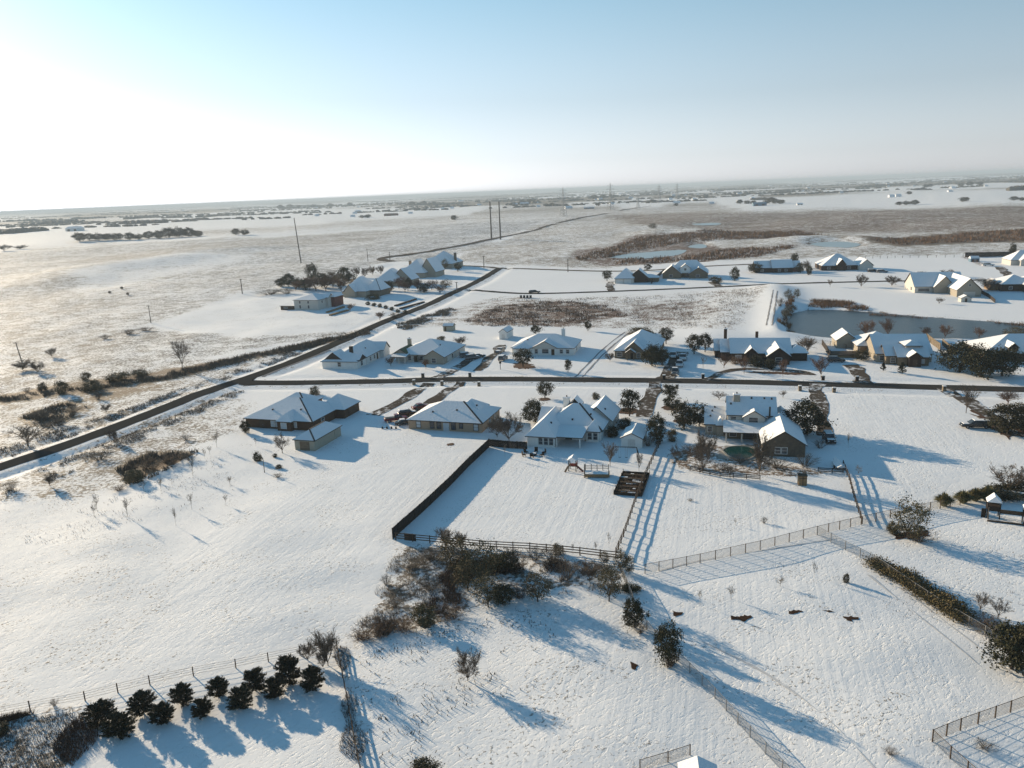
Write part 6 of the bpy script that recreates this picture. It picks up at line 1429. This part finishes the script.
def pylon(label, base, top):
    p = GP(*base); h = hgt(base, top); t = thing('pylon', label, 'pylon', p, R(35), 'lattice pylons across the plain'); w = h * .10; r = max(.22, p.length / 6500)
    c = [(-1, -1), (1, -1), (1, 1), (-1, 1)]
    for i, (sx, sy) in enumerate(c):
        mb = MB(); mb.bar((sx * w, sy * w, -1), (sx * w * .22, sy * w * .22, h * .62), r * 1.6, r * 1.6); mb.bar((sx * w * .22, sy * w * .22, h * .62), (0, 0, h), r * 1.3, r * 1.3); mb.build('leg', 'steel', t)
    mb = MB()
    for k in range(7):
        z0, z1 = h * .62 * k / 7, h * .62 * (k + 1) / 7; w0, w1 = w * (1 - .78 * k / 7), w * (1 - .78 * (k + 1) / 7)
        for i in range(4):
            a, b = c[i], c[(i + 1) % 4]; mb.bar((a[0] * w0, a[1] * w0, z0), (b[0] * w1, b[1] * w1, z1), r, r); mb.bar((b[0] * w0, b[1] * w0, z0), (a[0] * w1, a[1] * w1, z1), r, r)
    mb.build('bracing', 'steel', t)
    for z, l in ((.64, .24), (.76, .20), (.88, .15)):
        mb = MB(); mb.bar((-h * l, 0, h * z), (h * l, 0, h * z), r * 1.5, r * 1.5); mb.bar((-h * l, 0, h * z), (0, 0, h * (z + .06)), r, r); mb.bar((h * l, 0, h * z), (0, 0, h * (z + .06)), r, r); mb.build('cross_arm', 'steel', t)
pylon('lattice pylon nearest the pole pair, left of the large ones', (563.5, 217), (563.5, 187)); pylon('tallest lattice pylon, second from the pole pair', (610.5, 210.5), (610.5, 183)); pylon('small lattice pylon right of the tallest pylon', (638, 207), (638, 195)); pylon('distant lattice pylon, fourth along the line to the right', (659, 203), (659, 184.5)); pylon('most distant lattice pylon, last of the line to the right', (677, 199), (677, 183))

# ------------------------------------------------------------------ yard things
def dims(x, y): return mpp(x, y)
# play tower
t = thing('play_tower', 'wooden play tower with red slide panel and little roof on the white house lawn', 'play tower', GP(573, 470), R(-15))
for sx in (-1, 1):
    for sy in (-1, 1): extra(t, 'post', 'wood_dark', [((sx * .75, sy * .75, 1.2), (.14, .14, 2.5))])
extra(t, 'platform', 'wood', [((0, 0, 1.1), (1.7, 1.7, .12))]); extra(t, 'side_panel', 'redplay', [((.2, -.8, 1.45), (1.1, .06, .6)), ((.82, 0, 1.45), (.06, 1.4, .6))])
mb = MB(); mb.add([(-1, -1, 2.4), (1, -1, 2.4), (1, 1, 2.4), (-1, 1, 2.4), (0, -1, 3.1), (0, 1, 3.1)], [(3, 0, 4, 5), (1, 2, 5, 4), (0, 1, 4), (2, 3, 5)]); mb.build('canopy', 'roof', t)
mb = MB(); mb.bar((.8, -.4, 1.15), (2.3, -.9, .1), .6, .08); mb.build('slide', 'redplay', t); mb = MB(); mb.bar((-.8, -.8, 1.1), (-1.4, -1.5, 0), .5, .06); mb.build('ladder', 'wood_dark', t)
# raised deck with railing
t = thing('wooden_deck', 'low raised wooden deck with railing posts on the lawn, right of the play tower', 'deck', GP(597, 476), R(-8))
extra(t, 'deck_floor', 'wood_tan', [((0, 0, .45), (5.0, 2.4, .5))]); extra(t, 'snow_cover', 'roof', [((-.1, .1, .735), (4.7, 2.1, .07))])
for k in range(5): extra(t, 'rail_post', 'wood_dark', [((-2.3 + k * 1.15, 1.15, 1.3), (.12, .12, 1.6))])
extra(t, 'railing', 'wood_dark', [((0, 1.15, 1.7), (4.7, .08, .1)), ((0, 1.15, 1.25), (4.7, .08, .1))]); extra(t, 'corner_post', 'wood_dark', [((-2.4, -1.05, 1.4), (.2, .2, 2.8))])
# swing set
t = thing('swing_set', 'tall dark a-frame swing set in front of the garden shed', 'swing set', GP(625, 460), R(-12)); mb = MB(); mb.tube((-2.5, 0, 2.9), (2.5, 0, 2.9), .08, .08, 8); mb.build('top_beam', 'wood_dark', t)
for sx in (-1, 1):
    for sy in (-1, 1): mb = MB(); mb.tube((sx * 2.4, 0, 2.9), (sx * 3.1, sy * 1.5, -.05), .08, .08, 8); mb.build('leg', 'wood_dark', t)
for x in (-1.1, .3):
    mb = MB(); mb.box((x, 0, .6), (.5, .2, .05)); sw = mb.build('swing_seat', 'black', t); mb = MB(); mb.tube((x - .24, 0, .6), (x - .24, 0, 2.9), .02, .02, 5); mb.tube((x + .24, 0, .6), (x + .24, 0, 2.9), .02, .02, 5); mb.build('chain', 'metal', sw)
# fenced garden plot
a, b = G(645, 472), G(616, 497); c_ = (G(627, 472) + G(646, 472) + G(639, 500) + G(616, 497)) / 4
t = thing('garden_plot', 'fenced brown vegetable plot with snowy beds along the wavy shadow fence', 'garden bed', Vector((c_.x, c_.y, zat(c_.x, c_.y))), R(-17)); Wd, Ld = 5.2, 11.5
plot = t; extra(t, 'soil_bed', 'soil', [((0, 0, .12), (Wd, Ld, .3))])
for k in range(5): extra(t, 'planting_row', 'wood', [((-.2 + rnd.uniform(-.4, .4), -Ld / 2 + 1.4 + k * 2.2, .34), (Wd * rnd.uniform(.6, .85), .45, .2))])
for k in range(14): extra(t, 'snow_row', 'roof', [((rnd.uniform(-2, 2), rnd.uniform(-Ld * .45, Ld * .45), .31), (rnd.uniform(.5, 1.6), rnd.uniform(.3, .7), .1))])
for s in (-1, 1):
    for k in range(6): extra(t, 'stake', 'wood_dark', [((s * Wd / 2, -Ld / 2 + k * Ld / 5, .5), (.1, .1, 1.1))])
extra(t, 'border_board', 'wood_dark', [((0, -Ld / 2 - .06, .35), (Wd, .08, .4)), ((0, Ld / 2 + .06, .35), (Wd, .08, .4)), ((-Wd / 2 - .06, 0, .35), (.08, Ld, .4)), ((Wd / 2 + .06, 0, .35), (.08, Ld, .4))])
for k in range(5):                     # dry stalks left standing in the plot
    mb = MB()
    for q in range(70):
        x, y = rnd.uniform(-2.4, 2.4), -Ld / 2 + 1.1 + k * 2.2 + rnd.uniform(-.6, .6); mb.tube((x, y, .2), (x + rnd.gauss(0, .15), y + rnd.gauss(0, .15), rnd.uniform(.5, 1.0)), .03, .015, 3, 0, False, .5)
    mb.build('dry_stalks', 'brush', plot)
# patio seats
t = thing('fire_pit_table', 'round dark fire pit in the ring of garden chairs behind the white house', 'fire pit', GP(534, 455)); mb = MB(); mb.tube((0, 0, 0), (0, 0, .45), .6, .65, 14); mb.build('bowl', 'black', t); mb = MB(); mb.tube((0, 0, .45), (0, 0, .5), .55, .5, 14); mb.build('snow_cap', 'roof', t)
for i in range(6):
    a = 6.28 * i / 6 + .3; p = GP(534, 455) + Vector((math.cos(a) * 2.3, math.sin(a) * 1.7, 0)); l = ['nearest the play tower', 'at the far right of the ring', 'at the far left of the ring', 'nearest the left wall windows', 'at the near left of the ring', 'nearest the camera in the ring'][i]
    t = thing('garden_chair', 'dark snow dusted garden chair by the fire pit, ' + l, 'chair', p, a + 1.57, 'garden chairs round the fire pit')
    extra(t, 'seat', 'wood_dark', [((0, 0, .42), (.75, .7, .1))]); extra(t, 'backrest', 'wood_dark', [((0, -.36, .8), (.75, .1, .75))])
    for sx in (-1, 1):
        for sy in (-1, 1): extra(t, 'leg', 'wood_dark', [((sx * .32, sy * .3, .18), (.08, .08, .42))])
# pool
pl = [(722, 451), (727, 447.5), (737, 446.5), (748, 447), (756, 450), (756, 456), (748, 460), (738, 460.5), (728, 457)]
flat_patch('pool_deck', [(718, 451), (725, 446), (740, 444.5), (757, 446), (762, 452), (759, 460), (748, 463.5), (734, 463), (722, 458)], .10, 'concrete', 0.2)
L = smooth_line(np.vstack([PL(pl), PL(pl)[:1]]), 2)[:-1]; c0 = L.mean(0); t = thing('swimming_pool', 'turquoise kidney shaped swimming pool behind the two storey house', 'pool', Vector((c0[0], c0[1], .12)))
me = bpy.data.meshes.new('pool_surface'); me.from_pydata([(p[0] - c0[0], p[1] - c0[1], .05) for p in L], [], [tuple(range(len(L)))]); me.materials.append(M['pool']); me.update()
if me.polygons[0].normal.z < 0: me.flip_normals()
obj('water_surface', me, t); mb = MB(); n = len(L)
for i in range(n): a, b = L[i] - c0, L[(i + 1) % n] - c0; mb.bar((a[0], a[1], .06), (b[0], b[1], .06), .35, .12)
mb.build('coping', 'concrete', t)
# wooden box hut
t = thing('wooden_box', 'upright brown wooden box standing on the snow below the pool yard', 'box', GP(802, 484.5), R(-10)); extra(t, 'box_body', 'wood_tan', [((0, 0, .95), (1.5, 1.3, 1.9))]); extra(t, 'box_lid', 'wood', [((0, 0, 1.95), (1.65, 1.45, .12))]); extra(t, 'door_batten', 'wood', [((0, -.67, .95), (.12, .05, 1.8)), ((0, -.67, 1.5), (1.4, .05, .12))])
# timber play house at the right edge
t = thing('play_house', 'dark timber play house with two snowy gabled towers at the right edge', 'play house', GP(1004, 518), R(-25))
for i, (x, y) in enumerate(((-1.6, 0.5), (3.4, -1.2))):
    for sx in (-1, 1):
        for sy in (-1, 1): extra(t, 'post', 'wood_dark', [((x + sx * .9, y + sy * .8, 1.5), (.16, .16, 3.0))])
    extra(t, 'tower_wall', 'wood_dark', [((x, y, 1.75), (1.8, 1.6, .9)), ((x, y + .8, 2.5), (1.8, .1, 1.0))]); mb = MB(); mb.add([(x - 1.1, y - 1, 2.9), (x + 1.1, y - 1, 2.9), (x + 1.1, y + 1, 2.9), (x - 1.1, y + 1, 2.9), (x, y - 1, 4.0), (x, y + 1, 4.0)], [(3, 0, 4, 5), (1, 2, 5, 4), (0, 1, 4), (2, 3, 5)]); mb.build('tower_roof', 'roof', t)
extra(t, 'bridge', 'wood', [((.9, -.3, 1.3), (3.2, 1.0, .12)), ((.9, -.8, 1.7), (3.2, .08, .5))]); extra(t, 'base_beam', 'wood', [((.9, -1.9, .15), (7.0, .25, .3))]); extra(t, 'side_ladder', 'wood_dark', [((-3.0, -.2, .8), (.7, .1, 1.6))])
pole('post', 'thin dark post left of the timber play house', (988, 518), (988.5, 506), .1)
# stone planter mound at right edge
t = thing('retaining_wall', 'sunlit tan stone retaining wall behind the timber play house', 'wall', GP(1010, 498), R(-35)); extra(t, 'stone_wall', 'stone', [((1.5, 0, .6), (7.0, .5, 1.4))]); extra(t, 'capping', 'roof', [((1.5, .02, 1.34), (7.1, .55, .08))])

def mailbox(base, label, brick=True, s=1.0):
    t = thing('mailbox', label, 'mailbox', GP(*base), R(-10), 'brick mailboxes along the street'); m = 'greystone' if brick else 'wood_dark'
    extra(t, 'pillar', m, [((0, 0, .62 * s), (.85 * s, .85 * s, 1.4 * s))]); extra(t, 'capstone', 'concrete', [((0, 0, 1.4 * s), (1.0 * s, 1.0 * s, .14 * s))]); extra(t, 'snow_cap', 'roof', [((0, 0, 1.52 * s), (.85 * s, .85 * s, .1 * s))]); extra(t, 'letter_box', 'black', [((0, -.44 * s, 1.05 * s), (.4 * s, .1 * s, .35 * s))])
for b, l in [((423, 377.5), 'brick mailbox at the mouth of the green gable house drive'), ((470, 377), 'brick mailbox at the ranch house track by the street'), ((414, 384), 'brick mailbox left of the brown brick house drive'), ((442, 384), 'brick mailbox between the two near drives'), ((479, 384.5), 'brick mailbox right of the tan house drive'), ((677, 387.5), 'brick mailbox opposite the four pickups'), ((800, 389), 'brick mailbox left of the two storey house drive'), ((834, 390.5), 'brick mailbox right of the two storey house drive'), ((823, 379.5), 'dark mailbox pillar under the round red brown tree'), ((857, 380), 'dark mailbox pillar at the stepped roof house drive'), ((944, 391), 'brick mailbox at the parked black truck drive'), ((703, 378.5), 'dark mailbox pillar by the dark brick house curved drive'), ((664, 379.5), 'dark mailbox pillar beside the pickups')]: mailbox(b, l, 'dark' not in l, .95)
t = thing('street_sign', 'small dark sign post on the lawn left of the single live oak', 'sign', GP(500.5, 369.5), R(-10)); extra(t, 'sign_post', 'wood_dark', [((0, 0, 1.2), (.16, .16, 2.5))]); extra(t, 'sign_board', 'wood_dark', [((0, -.05, 2.3), (.7, .08, .7))])
for i, x in enumerate((521, 524.2, 527.4, 530.6)):
    t = thing('feed_bin', 'dark bin in the row of four below the upper street, ' + ('leftmost', 'second from left', 'third from left', 'rightmost')[i], 'bin', GP(x, 297.8), 0, 'row of four dark bins'); extra(t, 'bin_body', 'black', [((0, 0, .6), (1.2, 1.2, 1.4))]); extra(t, 'bin_lid', 'metal', [((0, 0, 1.36), (1.3, 1.3, .12))])
for i, x in enumerate((382.5, 387, 391.5, 396)):
    o = MB(); o.box((0, 0, .22), (.4, .4, .6), taper=.8); tag(o.build('garden_stump', 'wood_dark', None, loc=GP(x, 428.7)), 'short dark stub in the row before the red pickup, ' + ('leftmost', 'second from left', 'third from left', 'rightmost')[i], 'stump', 'row of four dark stubs')
# terrace beams by flat white house, garden edging by steep houses
for i, (a, b, l) in enumerate([((327, 313), (344, 308), 'upper tan timber step beside the flat white house'), ((330, 315.5), (348, 311), 'lower tan timber step beside the flat white house'), ((395, 306), (416, 299), 'dark timber edging in the steep houses garden, upper'), ((400, 309), (424, 302), 'dark timber edging in the steep houses garden, lower')]):
    p, q = GP(*a), GP(*b); mb = MB(); mb.bar(Vector((0, 0, .35)), q - p + Vector((0, 0, .35)), 1.4 if i < 2 else 1.0, .7); tag(mb.build('timber_edging', 'wood_tan' if i < 2 else 'wood_dark', None, loc=p), l, 'edging', 'timber edgings')
for i, (x, y, l) in enumerate([(368, 305, 'nearest the tall roof house'), (374, 306.5, 'second from the tall roof house'), (380, 307.5, 'third from the tall roof house'), (386, 309, 'fourth from the tall roof house'), (392, 310.5, 'fifth from the tall roof house'), (398, 312, 'sixth from the tall roof house'), (405, 313.5, 'last toward the road')]):
    plant('darkbush', (x, y), y - 4, 5, 'small dark clipped shrub in the garden line, ' + l, 'clipped shrubs of the steep houses garden')
t = thing('patio_pergola', 'low brown flat roofed deck behind the dark fence left of the stepped roof house', 'deck', GP(842, 356), R(-12)); extra(t, 'deck_floor', 'wood', [((0, 0, .9), (9, 6, .3))]); extra(t, 'skirt', 'wood_tan', [((0, -2.9, .35), (9, .15, .9))])
for s in (-1, 1): extra(t, 'post', 'wood_dark', [((s * 4.2, -2.7, 1.2), (.25, .25, 2.6))])
# far buildings
def barn(name, label, base, wpx, hpx, mat, roofm='roof', group=None, dep=.7):
    p = GP(*base); w = wpx * mpp(*base); h = hpx * mpp(*base); t = thing(name, label, 'building', p, R(-8), group)
    extra(t, 'wall', mat, [((0, w * dep / 2, h * .3), (w, w * dep, h * .6 + .4))]); mb = MB(); e = h * .6
    mb.add([(-w * .53, -w * .03, e), (w * .53, -w * .03, e), (w * .53, w * (dep + .03), e), (-w * .53, w * (dep + .03), e), (-w * .5, w * dep / 2, h), (w * .5, w * dep / 2, h)], [(0, 1, 5, 4), (2, 3, 4, 5), (3, 0, 4), (1, 2, 5), (3, 2, 1, 0)]); mb.build('roof', roofm, t)
    for k in (-.25, .25): extra(t, 'door', 'fascia', [((w * k, -.05, h * .22), (w * .2, .12, h * .44))])
barn('blue_barn', 'long blue roofed barn between trees in the far right field', (760, 206), 12, 3.2, 'bluemetal', 'bluemetal')
barn('white_barn', 'pale blue roofed building left of the far tree row', (72, 231), 12, 4.0, 'white')
barn('long_shed', 'long low brown shed in the far field', (390, 216), 12, 2.2, 'redbrown', 'shingle')
barn('far_house', 'snowy roofed house in the tree clump far beyond the pole pair', (524, 205.5), 8, 3, 'farwall'); barn('far_house', 'dark house left in the tree clump far beyond the pole pair', (515, 206), 5, 2.6, 'fascia'); barn('far_house', 'bluish building beyond the near lattice pylon', (589, 209), 10, 2.2, 'bluemetal')
barn('cabin', 'small blue walled shed against the far corner privacy fence', (975, 262), 7, 5, 'bluemetal'); barn('cabin', 'white roofed hut by the oak at far right', (800, 205), 5, 2, 'white')
rs = random.Random(99); fb = []
for i in range(4):
    W_, D_, H_ = ((14, 10, 6), (22, 14, 7), (34, 20, 8), (44, 24, 8))[i]
    mb = MB(); mb.box((0, 0, H_ * .25), (W_, D_, H_ * .5 + 2), 0, 1); e = H_ * .5
    mb.add([(-W_ * .53, -D_ * .55, e), (W_ * .53, -D_ * .55, e), (W_ * .53, D_ * .55, e), (-W_ * .53, D_ * .55, e), (-W_ * .4, 0, H_), (W_ * .4, 0, H_)], [(0, 1, 5, 4), (2, 3, 4, 5), (3, 0, 4), (1, 2, 5)], 1); fb.append(mb.mesh('far_building', ('farwall', 'roof')))
for i in range(230):
    d = 2300 * (8 ** rs.random()); a = R(rs.uniform(-36, 38))
    if rs.random() > .45 + .55 * (a / .66): continue
    x, y = d * math.sin(a), d * math.cos(a); o = obj('far_building', fb[rs.choice((0, 0, 1, 1, 2, 3)) if d > 5500 else rs.choice((0, 0, 1))], None, (x, y, zat(x, y)), rs.choice((0, .4, -.3)))
    tag(o, 'tiny snow roofed building among tree belts on the distant plain', 'building', 'scattered buildings of the distant plain')

# ------------------------------------------------------------------ winter haze: one closed box of air round the scene
def haze():
    s = 42000.0
    vs = [(x * s, y * s, z) for z in (-4.0, 72.0) for x, y in ((-1, -1), (1, -1), (1, 1), (-1, 1))]
    me = bpy.data.meshes.new('haze'); me.from_pydata(vs, [], [(3, 2, 1, 0), (4, 5, 6, 7), (0, 1, 5, 4), (1, 2, 6, 5), (2, 3, 7, 6), (3, 0, 4, 7)])
    m = bpy.data.materials.new('haze_air'); m.use_nodes = True; nt = m.node_tree; nt.nodes.clear()
    v = nt.nodes.new('ShaderNodeVolumePrincipled'); v.inputs['Color'].default_value = (0.60, 0.72, 0.84, 1)
    v.inputs['Density'].default_value = HAZE_D; v.inputs['Anisotropy'].default_value = HAZE_G
    o = nt.nodes.new('ShaderNodeOutputMaterial'); nt.links.new(v.outputs[0], o.inputs['Volume'])
    me.materials.append(m); me.update()
    tag(obj('haze', me), kind='stuff')
HAZE_D, HAZE_G = 1.25e-4, 0.05
haze()
